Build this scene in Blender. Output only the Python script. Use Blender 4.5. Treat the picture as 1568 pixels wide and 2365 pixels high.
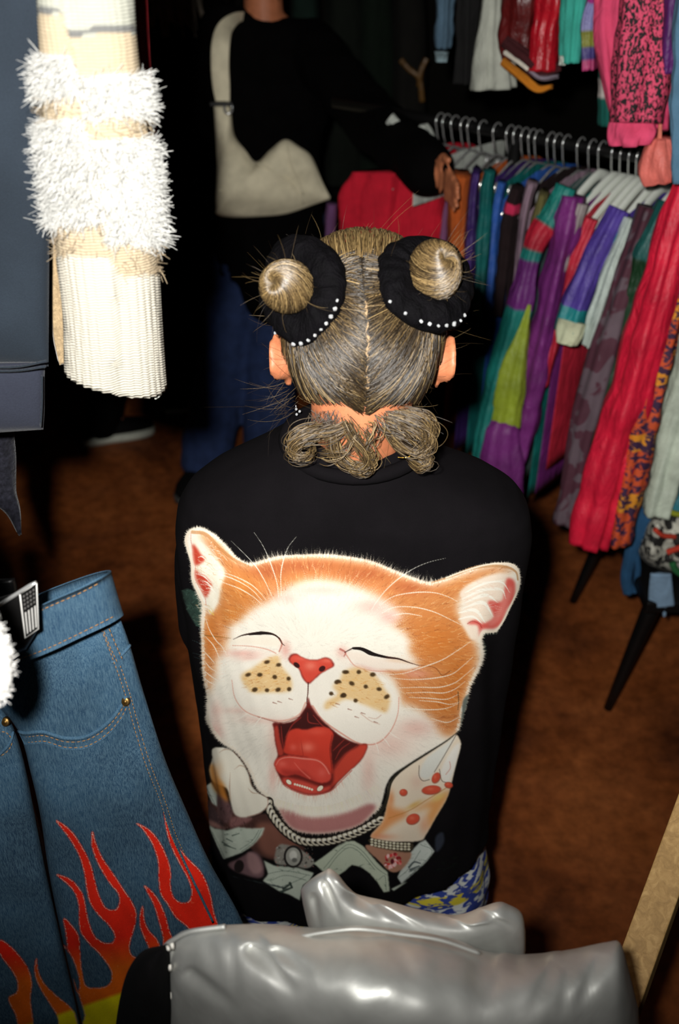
import bpy, bmesh, math, random
import numpy as np
from mathutils import Vector, Matrix, Quaternion
from mathutils.bvhtree import BVHTree
sc = bpy.context.scene; COL = sc.collection
for o in list(bpy.data.objects): bpy.data.objects.remove(o)
random.seed(7); RG = np.random.default_rng(11)

# ---------------------------------------------------------------- camera (frame taken as 1568 x 2365)
PITCH = math.radians(34); F = 2200.0; CAM = np.array((0., 0., 1.85))
cd = bpy.data.cameras.new('camera'); cam = bpy.data.objects.new('camera', cd); COL.objects.link(cam)
cd.sensor_fit = 'VERTICAL'; cd.sensor_height = 36; cd.lens = F/2365*36
cam.location = CAM; cam.rotation_euler = (math.pi/2-PITCH, 0, 0)
cd.clip_start = .02; cd.dof.use_dof = True; cd.dof.focus_distance = 1.14; cd.dof.aperture_fstop = 4.0
sc.camera = cam
# ---------------------------------------------------------------- world, camera flash, exposure
w = bpy.data.worlds.new('dim_shop'); sc.world = w; w.use_nodes = True
w.node_tree.nodes['Background'].inputs[0].default_value = (.020, .016, .012, 1); w.node_tree.nodes['Background'].inputs[1].default_value = .35
fl = bpy.data.lights.new('camera_flash_offscreen', 'SPOT'); flo = bpy.data.objects.new('camera_flash_offscreen', fl); COL.objects.link(flo)
fl.energy = 158; fl.color = (1.0, .985, .95); fl.spot_size = math.radians(117); fl.spot_blend = 1.0; fl.shadow_soft_size = .022
flo.location = (-.07, -.02, 1.93); flo.rotation_euler = (math.radians(90-14), 0, math.radians(-3))
sc.view_settings.view_transform = 'Standard'; sc.view_settings.look = 'None'; sc.view_settings.exposure = 0.0; sc.view_settings.gamma = 1.0
sc.view_settings.use_curve_mapping = False

# ---------------------------------------------------------------- helpers
RIGHT = np.array((1., 0, 0)); UP = np.array((0, math.sin(PITCH), math.cos(PITCH))); FWD = np.array((0, math.cos(PITCH), -math.sin(PITCH)))
def ray(px, py): return RIGHT*(px-784)/F+UP*(1182.5-py)/F+FWD
def P(px, py, Y): d = ray(px, py); return CAM+d*(Y/d[1])          # the point seen at (px, py) on the upright plane Y
def G(px, py, z): d = ray(px, py); return CAM+d*((z-CAM[2])/d[2])  # the point seen at (px, py) at height z
def axial(p): return float(np.dot(np.asarray(p)-CAM, FWD))
def proj(p):
    q = np.asarray(p)-CAM; a = np.dot(q, FWD); return 784+F*np.dot(q, RIGHT)/a, 1182.5-F*np.dot(q, UP)/a
def lin(c):
    c = np.asarray(c, float)/255.
    return np.where(c <= .04045, c/12.92, ((c+.055)/1.055)**2.4)
def unit(v): v = np.asarray(v, float); return v/(np.linalg.norm(v)+1e-12)
def spl(pts, n, closed=False):                                    # resampled Catmull-Rom
    p = np.asarray(pts, float)
    if len(p) == 2 and not closed: return p[0]+(p[1]-p[0])*np.linspace(0, 1, n)[:,None]
    q = spline2(p, closed, 12)
    if closed: q = np.vstack([q, q[:1]])
    d = np.concatenate([[0], np.cumsum(np.linalg.norm(np.diff(q, axis=0), axis=1))]); t = np.linspace(0, d[-1], n, endpoint=not closed)
    return np.stack([np.interp(t, d, q[:,i]) for i in range(q.shape[1])], 1)
def thing(name, label, cat, loc, group=None):
    o = bpy.data.objects.new(name, None); COL.objects.link(o); o.location = loc; o.empty_display_size = .05
    o['label'] = label; o['category'] = cat
    if group: o['group'] = group
    return o
def tag(o, label, cat=None, group=None, kind=None):
    o['label'] = label
    if cat: o['category'] = cat
    if group: o['group'] = group
    if kind: o['kind'] = kind
    return o
def wloc(o):
    v = Vector((0,0,0))
    while o: v = v+o.location; o = o.parent
    return v
def link(name, me, mat, parent=None, smooth=True):
    o = bpy.data.objects.new(name, me); COL.objects.link(o)
    for m in (mat if isinstance(mat, (list, tuple)) else [mat]): me.materials.append(m)
    if parent is not None:
        o.parent = parent; o.location = -wloc(parent)              # meshes are written in world space
        if parent.type == 'MESH': o.location = (0,0,0)
    if smooth: me.polygons.foreach_set('use_smooth', np.ones(len(me.polygons), bool))
    return o
def mesh(name, V, Fc, mat, parent=None, smooth=True, colors=None, mids=None):
    me = bpy.data.meshes.new(name); V = np.asarray(V, float)
    if isinstance(Fc, np.ndarray):
        k = Fc.shape[1]; me.vertices.add(len(V)); me.vertices.foreach_set('co', V.ravel())
        me.loops.add(Fc.size); me.loops.foreach_set('vertex_index', Fc.ravel().astype(np.int32))
        me.polygons.add(len(Fc)); me.polygons.foreach_set('loop_start', np.arange(0, Fc.size, k, dtype=np.int32))
        me.update(calc_edges=True)
    else: me.from_pydata([tuple(v) for v in V], [], [tuple(int(i) for i in f) for f in Fc]); me.update()
    if colors is not None:
        c = np.asarray(colors, float); c = np.hstack([c, np.ones((len(c), 1))]) if c.shape[1] == 3 else c
        a = me.color_attributes.new('Col', 'FLOAT_COLOR', 'POINT'); a.data.foreach_set('color', c.ravel())
    if mids is not None: me.polygons.foreach_set('material_index', np.asarray(mids, np.int32))
    o = link(name, me, mat, parent, smooth)
    return o
def gridfaces(n, m, wrap=False):                                   # n rows of m points
    i, j = np.meshgrid(np.arange(n-1), np.arange(m if wrap else m-1), indexing='ij'); k = (j+1) % m
    return np.stack([i*m+j, i*m+k, (i+1)*m+k, (i+1)*m+j], -1).reshape(-1, 4)
def loft(rings, caps=True):
    R_ = np.asarray(rings, float); n, m = R_.shape[:2]; V = R_.reshape(-1, 3); fc = [tuple(f) for f in gridfaces(n, m, True)]
    if caps:
        V = np.vstack([V, R_[0].mean(0), R_[-1].mean(0)]); a, b = n*m, n*m+1
        fc += [(a, (j+1) % m, j) for j in range(m)]+[(b, (n-1)*m+j, (n-1)*m+(j+1) % m) for j in range(m)]
    return V, fc
def frame_of(t, ref=(0,0,1)):
    t = unit(t); r = np.asarray(ref, float)
    if abs(np.dot(t, r)) > .95: r = np.array((1., 0, 0))
    a = unit(np.cross(r, t)); return a, np.cross(t, a)
def tube(pts, r, m=8, caps=True):
    p = np.asarray(pts, float); n = len(p); r = np.broadcast_to(np.asarray(r, float), (n,)); T = np.gradient(p, axis=0); a, b = frame_of(T[0]); rings = []
    th = np.arange(m)*2*math.pi/m
    for i in range(n):
        t = unit(T[i]); a = unit(a-t*np.dot(a, t)); b = np.cross(t, a)
        rings.append(p[i]+r[i]*(np.cos(th)[:,None]*a+np.sin(th)[:,None]*b))
    return loft(rings, caps)
def capsule(a, b, ra, rb, m=14):
    a, b = np.asarray(a, float), np.asarray(b, float); t = unit(b-a); u, v = frame_of(t); th = np.arange(m)*2*math.pi/m; rings = []
    for s in np.linspace(-math.pi/2+.15, 0, 4): rings.append((a+t*ra*math.sin(s), ra*math.cos(s)))
    for q in (.33, .66): rings.append((a+(b-a)*q, ra+(rb-ra)*q))
    for s in np.linspace(0, math.pi/2-.15, 4): rings.append((b+t*rb*math.sin(s), rb*math.cos(s)))
    return loft([c+r*(np.cos(th)[:,None]*u+np.sin(th)[:,None]*v) for c, r in rings])
def ellipsoid(c, r, M=None, n=12, m=18):
    th = np.arange(m)*2*math.pi/m; rings = []
    for s in np.linspace(-math.pi/2+.1, math.pi/2-.1, n):
        rings.append(np.stack([np.cos(th)*math.cos(s)*r[0], np.sin(th)*math.cos(s)*r[1], np.full(m, math.sin(s)*r[2])], 1))
    V, fc = loft(rings)
    if M is not None: V = V@np.asarray(M).T
    return V+np.asarray(c), fc
def box(c, s, M=None):
    V = np.array([(x, y, z) for x in (-1,1) for y in (-1,1) for z in (-1,1)], float)*np.asarray(s)/2
    if M is not None: V = V@np.asarray(M).T
    return V+np.asarray(c), [(0,1,3,2),(4,6,7,5),(0,4,5,1),(2,3,7,6),(0,2,6,4),(1,5,7,3)]
def join(parts):
    V, fc, n = [], [], 0
    for v, f in parts:
        V.append(np.asarray(v)); fc += [tuple(int(i)+n for i in q) for q in f]; n += len(v)
    return np.vstack(V), fc
def bevel(o, w=.003, seg=2):
    m = o.modifiers.new('bevel', 'BEVEL'); m.width = w; m.segments = seg; m.limit_method = 'ANGLE'; return o
def fuse(name, parts, mat, parent=None, voxel=.007, smooth=4, fn=None):  # one continuous skin over overlapping volumes
    V, fc = join(parts); me = bpy.data.meshes.new('tmp'); me.from_pydata([tuple(v) for v in V], [], fc); me.update()
    t = bpy.data.objects.new('tmp', me); COL.objects.link(t)
    m = t.modifiers.new('r', 'REMESH'); m.mode = 'VOXEL'; m.voxel_size = voxel
    if smooth: q = t.modifiers.new('s', 'SMOOTH'); q.iterations = smooth; q.factor = .5
    dg = bpy.context.evaluated_depsgraph_get(); nm = bpy.data.meshes.new_from_object(t.evaluated_get(dg))
    bpy.data.objects.remove(t); nm.name = name; nm.materials.clear()
    if fn is not None:
        co = np.empty(len(nm.vertices)*3); nm.vertices.foreach_get('co', co); co = co.reshape(-1, 3)
        nn = np.empty(len(nm.vertices)*3); nm.vertices.foreach_get('normal', nn); co = fn(co, nn.reshape(-1, 3)); nm.vertices.foreach_set('co', co.ravel()); nm.update()
    return link(name, nm, mat, parent)
def fbm(p, scale, seed=0, octs=3):                                 # cheap smooth noise from sine sums, p (n,k)
    r = np.random.default_rng(seed); o = np.zeros(len(p)); a = 1.
    for k in range(octs):
        for q in range(4):
            d = r.normal(size=p.shape[1]); o += a*np.sin(p@d*scale*(1.9**k)+r.uniform(0, 6.28))*.35
        a *= .5
    return o

# ---------------------------------------------------------------- materials
def nt(name):
    m = bpy.data.materials.new(name); m.use_nodes = True; n = m.node_tree; return m, n, n.nodes['Principled BSDF'], n.nodes['Material Output']
def node(n, t, **kw):
    k = n.nodes.new(t)
    for a, v in kw.items():
        if a in k.inputs: k.inputs[a].default_value = v
        else: setattr(k, a, v)
    return k
def coords(n, scale=(1,1,1), rot=(0,0,0)):
    tc = node(n, 'ShaderNodeTexCoord'); mp = node(n, 'ShaderNodeMapping'); mp.inputs['Scale'].default_value = scale; mp.inputs['Rotation'].default_value = rot
    n.links.new(tc.outputs['Object'], mp.inputs['Vector']); return mp.outputs['Vector']
def mixc(n, fac, a, b, mode='MIX'):
    m = node(n, 'ShaderNodeMix', data_type='RGBA', blend_type=mode)
    for s, v in ((m.inputs[0], fac), (m.inputs[6], a), (m.inputs[7], b)):
        if isinstance(v, (float, int)): s.default_value = v
        elif isinstance(v, (tuple, list, np.ndarray)): s.default_value = (*v[:3], 1)
        else: n.links.new(v, s)
    return m.outputs[2]
def ramp(n, src, stops, interp='LINEAR'):
    r = node(n, 'ShaderNodeValToRGB'); r.color_ramp.interpolation = interp; e = r.color_ramp.elements
    while len(e) < len(stops): e.new(.5)
    for k, (p, c) in zip(e, stops): k.position = p; k.color = (*c, 1) if len(c) == 3 else c
    n.links.new(src, r.inputs[0]); return r.outputs[0]
def noise(n, vec, scale, detail=3, rough=.55, dist=0):
    k = node(n, 'ShaderNodeTexNoise', Scale=scale, Detail=detail, Roughness=rough, Distortion=dist); n.links.new(vec, k.inputs['Vector']); return k.outputs['Fac']
def bump(n, bs, h, strength, dist=.002):
    b = node(n, 'ShaderNodeBump', Strength=strength, Distance=dist); n.links.new(h, b.inputs['Height']); n.links.new(b.outputs[0], bs.inputs['Normal'])
def fabric(name, c=None, rough=.85, metal=0, var=.22, vscale=18, fine=900, fstr=.25, sheen=0, spec=.3, crease=0):
    """cloth: own colour (or the colour attribute) with uneven dye, plus a fine weave relief"""
    m, n, b, _ = nt(name); v = coords(n)
    if c is None: a = node(n, 'ShaderNodeAttribute', attribute_name='Col'); src = a.outputs['Color']
    else: q = node(n, 'ShaderNodeRGB'); q.outputs[0].default_value = (*lin(c), 1); src = q.outputs[0]
    f = ramp(n, noise(n, v, vscale), [(.3, (1-var,)*3), (.7, (1+var*.4,)*3)])
    f2 = ramp(n, noise(n, v, fine, 1), [(.25, (1-var*.6,)*3), (.75, (1+var*.3,)*3)])
    col = mixc(n, 1., mixc(n, 1., src, f, 'MULTIPLY'), f2, 'MULTIPLY'); n.links.new(col, b.inputs['Base Color'])
    b.inputs['Roughness'].default_value = rough; b.inputs['Metallic'].default_value = metal; b.inputs['Specular IOR Level'].default_value = spec
    if sheen: b.inputs['Sheen Weight'].default_value = sheen; b.inputs['Sheen Roughness'].default_value = .4
    if crease:
        cz = noise(n, coords(n, (1,1,.35)), crease, 4, .6, .8); b1 = node(n, 'ShaderNodeBump', Strength=.75, Distance=.012); n.links.new(cz, b1.inputs['Height'])
        b2 = node(n, 'ShaderNodeBump', Strength=fstr, Distance=.0008); n.links.new(noise(n, v, fine, 2), b2.inputs['Height']); n.links.new(b1.outputs[0], b2.inputs['Normal']); n.links.new(b2.outputs[0], b.inputs['Normal'])
    else: bump(n, b, noise(n, v, fine, 2), fstr, .0008)
    return m
def plain(name, c, rough=.5, metal=0, spec=.5, var=.08, vscale=30, fstr=.08, fine=300):
    return fabric(name, c, rough, metal, var, vscale, fine, fstr, 0, spec)
def decal_mat(name, rough=.7, grain=.1, fine=1400):
    m, n, b, out = nt(name); v = coords(n)
    a = node(n, 'ShaderNodeAttribute', attribute_name='Col'); f2 = ramp(n, noise(n, v, fine, 1), [(.2, (1-grain,)*3), (.8, (1+grain*.3,)*3)])
    n.links.new(mixc(n, 1., a.outputs['Color'], f2, 'MULTIPLY'), b.inputs['Base Color']); n.links.new(a.outputs['Alpha'], b.inputs['Alpha'])
    b.inputs['Roughness'].default_value = rough; b.inputs['Specular IOR Level'].default_value = .25
    bump(n, b, noise(n, v, fine, 2), .15, .0005)
    return m
MAT = {}
MAT['cotton'] = fabric('dyed_cotton', None, .9, crease=22); MAT['satin'] = fabric('dyed_nylon', None, .55, 0, .3, 16, 500, .1, 0, .4, 26); MAT['leather'] = fabric('dyed_leather', None, .38, 0, .3, 25, 220, .3, 0, .6, 30)
MAT['chrome'] = plain('chrome', (222,222,220), .2, .75, .5, .03, 40, .02); MAT['white_plastic'] = plain('white_plastic', (226,230,220), .4, 0, .5, .05)
MAT['black_metal'] = plain('black_metal', (16,15,15), .45, .3, .5, .2); MAT['black'] = fabric('black_cloth', (7,6,6), .95, 0, .3, 20, 900, .3, .0, .04)
MAT['skin'] = fabric('skin', (184,112,76), .5, 0, .14, 60, 500, .12, 0, .4)
# ---------------------------------------------------------------- flat shirt print, painted stroke by stroke into a colour grid
class Canvas:
    def __init__(s, x0, y0, x1, y1, step=1.0):
        s.x0, s.y0, s.step = x0, y0, step
        s.w = int((x1-x0)/step)+1; s.h = int((y1-y0)/step)+1
        s.col = np.zeros((s.h, s.w, 3)); s.a = np.zeros((s.h, s.w))
        s.X, s.Y = np.meshgrid(x0+np.arange(s.w)*step, y0+np.arange(s.h)*step)
    def mask(s, pts):
        pts = np.asarray(pts, float); m = np.zeros((s.h, s.w), bool)
        for j in range(s.h):
            y = s.y0+j*s.step+1e-4
            xa, ya = pts[:,0], pts[:,1]; xb, yb = np.roll(xa,-1), np.roll(ya,-1)
            k = (ya <= y) != (yb <= y)
            if not k.any(): continue
            xs = np.sort(xa[k]+(y-ya[k])/(yb[k]-ya[k])*(xb[k]-xa[k]))
            for q in range(0, len(xs)-1, 2):
                i0 = int(np.ceil((xs[q]-s.x0)/s.step)); i1 = int(np.floor((xs[q+1]-s.x0)/s.step))
                if i1 >= 0 and i0 < s.w: m[j, max(0,i0):min(s.w,i1+1)] = True
        return m.astype(float)
    def put(s, m, c, alpha=1.0, cover=True):
        m = m*alpha; c = np.asarray(c, float)
        s.col = s.col*(1-m[...,None])+c*m[...,None]
        if cover: s.a = 1-(1-s.a)*(1-m)
    def poly(s, pts, c, alpha=1, soft=0.8, smooth=True, inside=None, cover=True):
        p = spline2(pts, True) if smooth else np.asarray(pts, float)
        m = blur2(s.mask(p), soft/s.step)
        if inside is not None: m = m*inside
        s.put(m, c, alpha, cover)
        return m
    def _local(s, cx, cy, r):
        i0 = max(0, int((cx-r-s.x0)/s.step)); i1 = min(s.w, int((cx+r-s.x0)/s.step)+2)
        j0 = max(0, int((cy-r-s.y0)/s.step)); j1 = min(s.h, int((cy+r-s.y0)/s.step)+2)
        return slice(j0, max(j0, j1)), slice(i0, max(i0, i1))
    def _disc(s, cx, cy, rx, ry, rot, k, c, alpha, fn, inside, cover):
        L = s._local(cx, cy, max(rx, ry)*k+3)
        ca, sa = math.cos(rot), math.sin(rot); X, Y = s.X[L]-cx, s.Y[L]-cy
        m = fn(np.hypot((X*ca+Y*sa)/rx, (-X*sa+Y*ca)/ry))*alpha
        if inside is not None: m = m*inside[L]
        s.col[L] = s.col[L]*(1-m[...,None])+np.asarray(c, float)*m[...,None]
        if cover: s.a[L] = 1-(1-s.a[L])*(1-m)
    def ell(s, cx, cy, rx, ry, c, alpha=1, rot=0, soft=1.0, inside=None, cover=True):
        s._disc(cx, cy, rx, ry, rot, 1.3, c, alpha, lambda d: np.clip((1-d)*min(rx, ry)/soft+.5, 0, 1), inside, cover)
    def glow(s, cx, cy, rx, ry, c, alpha=1, rot=0, inside=None):
        s._disc(cx, cy, rx, ry, rot, 2.0, c, alpha, lambda d: np.exp(-d*d*1.4), inside, False)
    def stroke(s, pts, w0, w1, c, alpha=1, n=None, wm=None, cover=True):
        p = spline2(pts, False, 6) if len(pts) > 2 else np.asarray(pts, float)
        L = np.sum(np.hypot(*np.diff(p, axis=0).T)); n = n or max(3, int(L/(1.3*s.step)))
        d = np.concatenate([[0], np.cumsum(np.hypot(*np.diff(p, axis=0).T))]); t = np.linspace(0, d[-1], n)
        px = np.interp(t, d, p[:,0]); py = np.interp(t, d, p[:,1]); q = t/d[-1]
        ww = w0+(w1-w0)*q if wm is None else np.where(q < .5, w0+(wm-w0)*q*2, wm+(w1-wm)*(q-.5)*2)
        mw = max(w0, w1, wm or 0)+2*s.step
        i0 = max(0, int((px.min()-mw-s.x0)/s.step)); i1 = min(s.w, int((px.max()+mw-s.x0)/s.step)+2)
        j0 = max(0, int((py.min()-mw-s.y0)/s.step)); j1 = min(s.h, int((py.max()+mw-s.y0)/s.step)+2)
        if i0 >= i1 or j0 >= j1: return
        X = s.X[j0:j1, i0:i1, None]; Y = s.Y[j0:j1, i0:i1, None]
        m = np.clip((ww*.5-np.hypot(X-px, Y-py))/s.step+.5, 0, 1).max(-1)*alpha
        s.col[j0:j1, i0:i1] = s.col[j0:j1, i0:i1]*(1-m[...,None])+np.asarray(c, float)*m[...,None]
        if cover: s.a[j0:j1, i0:i1] = 1-(1-s.a[j0:j1, i0:i1])*(1-m)
    def at(s, img, x, y):
        return img[int(np.clip((y-s.y0)/s.step, 0, s.h-1)), int(np.clip((x-s.x0)/s.step, 0, s.w-1))]
def spline2(pts, closed, k=8):
    p = np.asarray(pts, float); n = len(p)
    if closed: a, b, c, d = np.roll(p,1,0), p, np.roll(p,-1,0), np.roll(p,-2,0)
    else:
        e = np.vstack([2*p[0]-p[1], p, 2*p[-1]-p[-2]]); a, b, c, d = e[:-3], e[1:-2], e[2:-1], e[3:]
    out = []
    for t in np.arange(k)/k:
        out.append(.5*(2*b+(c-a)*t+(2*a-5*b+4*c-d)*t*t+(-a+3*b-3*c+d)*t**3))
    o = np.stack(out, 1).reshape(-1, p.shape[1])
    return o if closed else np.vstack([o, p[-1:]])
def blur2(m, r):
    if r < .3: return m
    k = max(1, int(round(r)))
    for _ in range(2):
        for ax in (0, 1):
            w = 2*k+1
            c = np.cumsum(np.pad(m, [(k+1, k) if a == ax else (0, 0) for a in (0, 1)], mode='edge'), axis=ax)
            m = (np.take(c, range(w, c.shape[ax]), ax)-np.take(c, range(0, c.shape[ax]-w), ax))/w
    return m
def paint_cat(step=1.0):
    rg = np.random.default_rng(5); R = rg.uniform
    cv = Canvas(412, 1200, 1212, 2112, step)
    A = lambda *q: [(400+x/3.92, 1180+y/3.92) for x, y in q]
    B = lambda *q: [(780+x/3.409, 1180+y/3.409) for x, y in q]
    C = lambda *q: [(430+x/3.92, 1600+y/3.92) for x, y in q]
    D = lambda *q: [(780+x/3.409, 1600+y/3.409) for x, y in q]
    WH = (243,237,222)
    # ---- leaves behind the ears
    for pts, g in ((A((75,720),(130,695),(200,720),(240,800),(285,900),(290,1060),(230,1050),(200,1030),(125,900)), 0),
                   (B((1150,960),(1290,960),(1340,940),(1390,890),(1420,900),(1400,1000),(1370,1110),(1190,1170),(1150,1120)), 1)):
        m = cv.poly(pts, (38,58,50), soft=1.2, smooth=False)
        xs = [p[0] for p in pts]; ys = [p[1] for p in pts]
        for k in range(170):
            x, y = R(min(xs),max(xs)), R(min(ys),max(ys))
            if cv.at(m, x, y) < .6: continue
            c = [(20,34,30),(70,98,84),(52,80,66),(26,42,34)][rg.integers(4)]
            cv.stroke([(x,y),(x+R(-9,9),y+R(-9,9))], R(1,3), 1, c, .7)
    for q in (A((180,1170),(230,1190),(262,1215)), A((185,1285),(225,1295),(262,1310)), A((195,1320),(240,1335)), A((235,1060),(250,1120),(262,1160))):
        cv.stroke(q, 1.2, 1.4, (120,160,165), .8)
    for k in range(8):
        p = B((1340+R(0,60), 1090-R(0,180))); cv.stroke([p[0], (p[0][0]+R(2,8), p[0][1]-R(4,12))], 2, 1, (78,135,86), .8)
    # ---- lower body, fingers, notes, pendant (under the head)
    cv.poly(C((150,1000),(210,960),(290,1020),(420,1060),(560,1120),(740,1090),(950,1300),(1080,1400),(1000,1480),(830,1520),(640,1460),(420,1250),(330,1240),(210,1190)), (72,44,38), soft=2)
    cv.poly(C((640,1190),(780,1180),(900,1290),(1020,1370),(900,1450),(760,1480),(660,1400)), (128,82,68), soft=5)
    for pts, c in ((C((130,1000),(220,1010),(300,1100),(340,1220),(230,1180),(160,1080)), (70,50,52)),
                   (C((270,900),(380,960),(420,1090),(370,1180),(300,1120)), (112,80,80)),
                   (C((190,1140),(340,1210),(350,1240),(210,1200)), (150,108,100)),
                   (C((420,1120),(600,1130),(520,1190),(400,1215)), (140,95,92)),
                   (C((380,1540),(460,1500),(600,1430),(690,1500),(710,1640),(650,1680),(500,1640),(400,1590)), (112,84,88)),
                   (C((560,1440),(650,1480),(690,1600),(620,1640),(560,1560)), (160,124,124))):
        cv.poly(pts, c, soft=2)
    cv.ell(*C((480,1570))[0], 11, 15, (28,18,18), rot=.2, soft=3)
    for k in range(120):
        x, y = C((R(150,660), R(1000,1220)))[0]
        cv.stroke([(x,y),(x+R(-5,5),y+R(4,12))], R(1,3), .6, [(45,28,28),(150,112,106),(90,62,62)][rg.integers(3)], .5)
    bill = (196,206,190); ink = (58,74,66)
    def note(pts, lines, marks=30, c=bill):
        m = cv.poly(pts, c, soft=.8, smooth=False)
        xs = [p[0] for p in pts]; ys = [p[1] for p in pts]
        for k in range(marks):
            x, y = R(min(xs),max(xs)), R(min(ys),max(ys))
            if cv.at(m, x, y) < .9: continue
            cv.stroke([(x,y),(x+R(-12,12),y+R(-5,5))], R(1,3.4), 1, [ink,(120,135,122),(222,228,214),(150,165,150)][rg.integers(4)], R(.3,.75))
        for l in lines: cv.stroke(l, 1.3, 1.3, ink, .75)
    note(C((165,850),(230,805),(285,900),(285,1030),(240,1000)), [C((185,855),(260,1000))], 6, (205,212,200))
    note(C((195,1185),(260,1225),(370,1243),(470,1213),(600,1225),(712,1218),(690,1280),(640,1345),(560,1415),(500,1450),(340,1510),(270,1360)),
         [C((680,1240),(620,1345),(500,1435)), C((240,1260),(300,1380),(350,1490)), C((660,1240),(600,1335),(490,1415))], 46)
    for q in (C((330,1350),(400,1390)), C((345,1375),(450,1410)), C((420,1290),(480,1270)), C((370,1320),(420,1345))): cv.stroke(q, 3, 2, ink, .8)
    note(C((700,1510),(800,1560),(1000,1575),(1160,1625),(1120,1700),(1060,1740),(1030,1880),(940,1830),(830,1790),(690,1700),(740,1640)), [C((720,1640),(900,1610),(1120,1650)), C((760,1700),(900,1650),(1080,1690)), C((820,1770),(1000,1700),(1090,1650))], 60)
    for q in (C((880,1770),(930,1740)), C((940,1720),(960,1760)), C((860,1800),(960,1760))): cv.stroke(q, 6, 4, (40,52,46), .85)
    # pendant
    cv.poly(C((850,1370),(1000,1400),(1120,1470),(1160,1540),(1090,1590),(960,1560),(820,1550),(800,1480)), (150,146,136), soft=1.2)
    for k in range(90):
        x, y = C((R(810,1150), R(1390,1570)))[0]; cv.stroke([(x,y),(x+R(-5,5),y+R(-4,4))], R(1.5,4), 1, [(60,54,50),(205,205,196),(110,104,98),(180,120,110)][rg.integers(4)], .7)
    px, py = C((970,1480))[0]
    cv.ell(px, py, 22, 26, (40,36,34)); cv.ell(px, py, 17, 21, (170,170,160)); cv.ell(px, py-3, 9, 11, (222,222,212), soft=4); cv.ell(px+3, py+8, 6, 5, (110,110,104), soft=3)
    # ---- head
    head = [(454,1218),(437,1226),(428,1243),(431,1266),(442,1302),(443,1338),(454,1366),(467,1396),(466,1422),(465,1450),(466,1499),(469,1557),(478,1606),(478,1631),(477,1656),(484,1676),(496,1697),(514,1716),(545,1737),(567,1764),(580,1790),(594,1820),(619,1842),(645,1872),(664,1902),(690,1919),(736,1925),(790,1918),(830,1904),(856,1884),(879,1860),(893,1812),(909,1788),(944,1764),(985,1738),(1032,1709),(1059,1685),(1069,1644),(1074,1630),(1088,1582),(1108,1543),(1117,1509),(1112,1475),(1120,1462),(1144,1459),(1158,1438),(1176,1403),(1197,1362),(1200,1329),(1191,1307),(1161,1299),(1117,1303),(1067,1318),(1029,1333),(991,1343),(956,1333),(912,1316),(853,1293),(780,1281),(732,1279),(655,1282),(617,1290),(579,1300),(553,1290),(522,1257),(497,1234),(473,1221)]
    hm = cv.poly(head, WH, soft=1.2)
    org = [(458,1226),(480,1238),(508,1256),(540,1290),(579,1306),(617,1297),(655,1290),(732,1287),(780,1290),(853,1302),(912,1325),(956,1342),(991,1352),(1029,1342),(1067,1328),(1117,1312),(1161,1308),(1186,1314),(1150,1326),(1098,1345),(1058,1385),(1058,1420),(1076,1450),(1098,1490),(1100,1530),(1082,1575),(1066,1630),(1062,1676),(1040,1700),(1015,1690),(998,1660),(960,1632),(925,1620),(925,1600),(905,1560),(880,1545),(900,1528),(965,1535),(945,1500),(950,1480),(925,1452),(905,1440),(930,1420),(905,1400),(880,1380),(850,1365),(800,1347),(750,1338),(700,1342),(670,1354),(640,1374),(612,1392),(588,1402),(560,1425),(532,1445),(524,1462),(530,1472),(516,1490),(526,1502),(506,1512),(498,1530),(496,1560),(488,1580),(480,1604),(471,1560),(469,1480),(471,1440),(478,1412),(497,1404),(508,1370),(503,1340),(520,1330),(500,1290),(476,1256)]
    om = cv.poly(org, (206,132,74), soft=9, inside=hm)
    # browner crown and deeper orange at the sides
    for a in ((700,1305,120,20),(850,1325,80,22),(950,1355,60,22),(620,1320,50,22)): cv.glow(*a, (176,92,52), .8, inside=om)
    for a in ((1010,1480,70,60),(1060,1560,40,60),(485,1470,20,60),(1030,1620,40,40)): cv.glow(*a, (200,112,40), .7, inside=om)
    for a in ((560,1360,50,40),(540,1420,40,30)): cv.glow(*a, (206,124,48), .6, inside=om)
    # pink shading
    for a in ((740,1362,110,16,.5),(860,1400,50,22,.5),(900,1425,30,20,.55),(660,1380,40,16,.4),(560,1508,50,10,.6),(590,1520,50,9,.5),(500,1690,20,30,.55),(640,1700,22,50,.5),(610,1660,70,12,.4),(900,1720,60,36,.4),(960,1680,50,26,.5),(860,1540,60,14,.5),(960,1555,40,16,.6),(660,1500,14,22,.7),(790,1505,16,16,.6),(560,1640,60,10,.35),(630,1790,12,40,.5),(850,1780,20,60,.4),(500,1640,16,30,.35)):
        cv.glow(a[0], a[1], a[2], a[3], (226,160,146), a[4], inside=hm)
    base = np.stack([blur2(cv.col[...,i], 2/step) for i in range(3)], -1)
    # fur strokes along the growth direction
    def growth(x, y):
        if y > 1640: dx, dy = x-715, (y-1640)*1.1
        else: dx, dy = x-722, (y-1490)*1.25
        if x > 1040 and y < 1470: dx, dy = 1, -.35
        if x < 520 and y < 1400: dx, dy = -.5, -1
        L = math.hypot(dx, dy)+1e-6
        return dx/L, dy/L
    N = 13000; xs = R(430,1200,N); ys = R(1215,1925,N)
    order = np.argsort(np.hypot(xs-720, ys-1520))[::-1]
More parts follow.
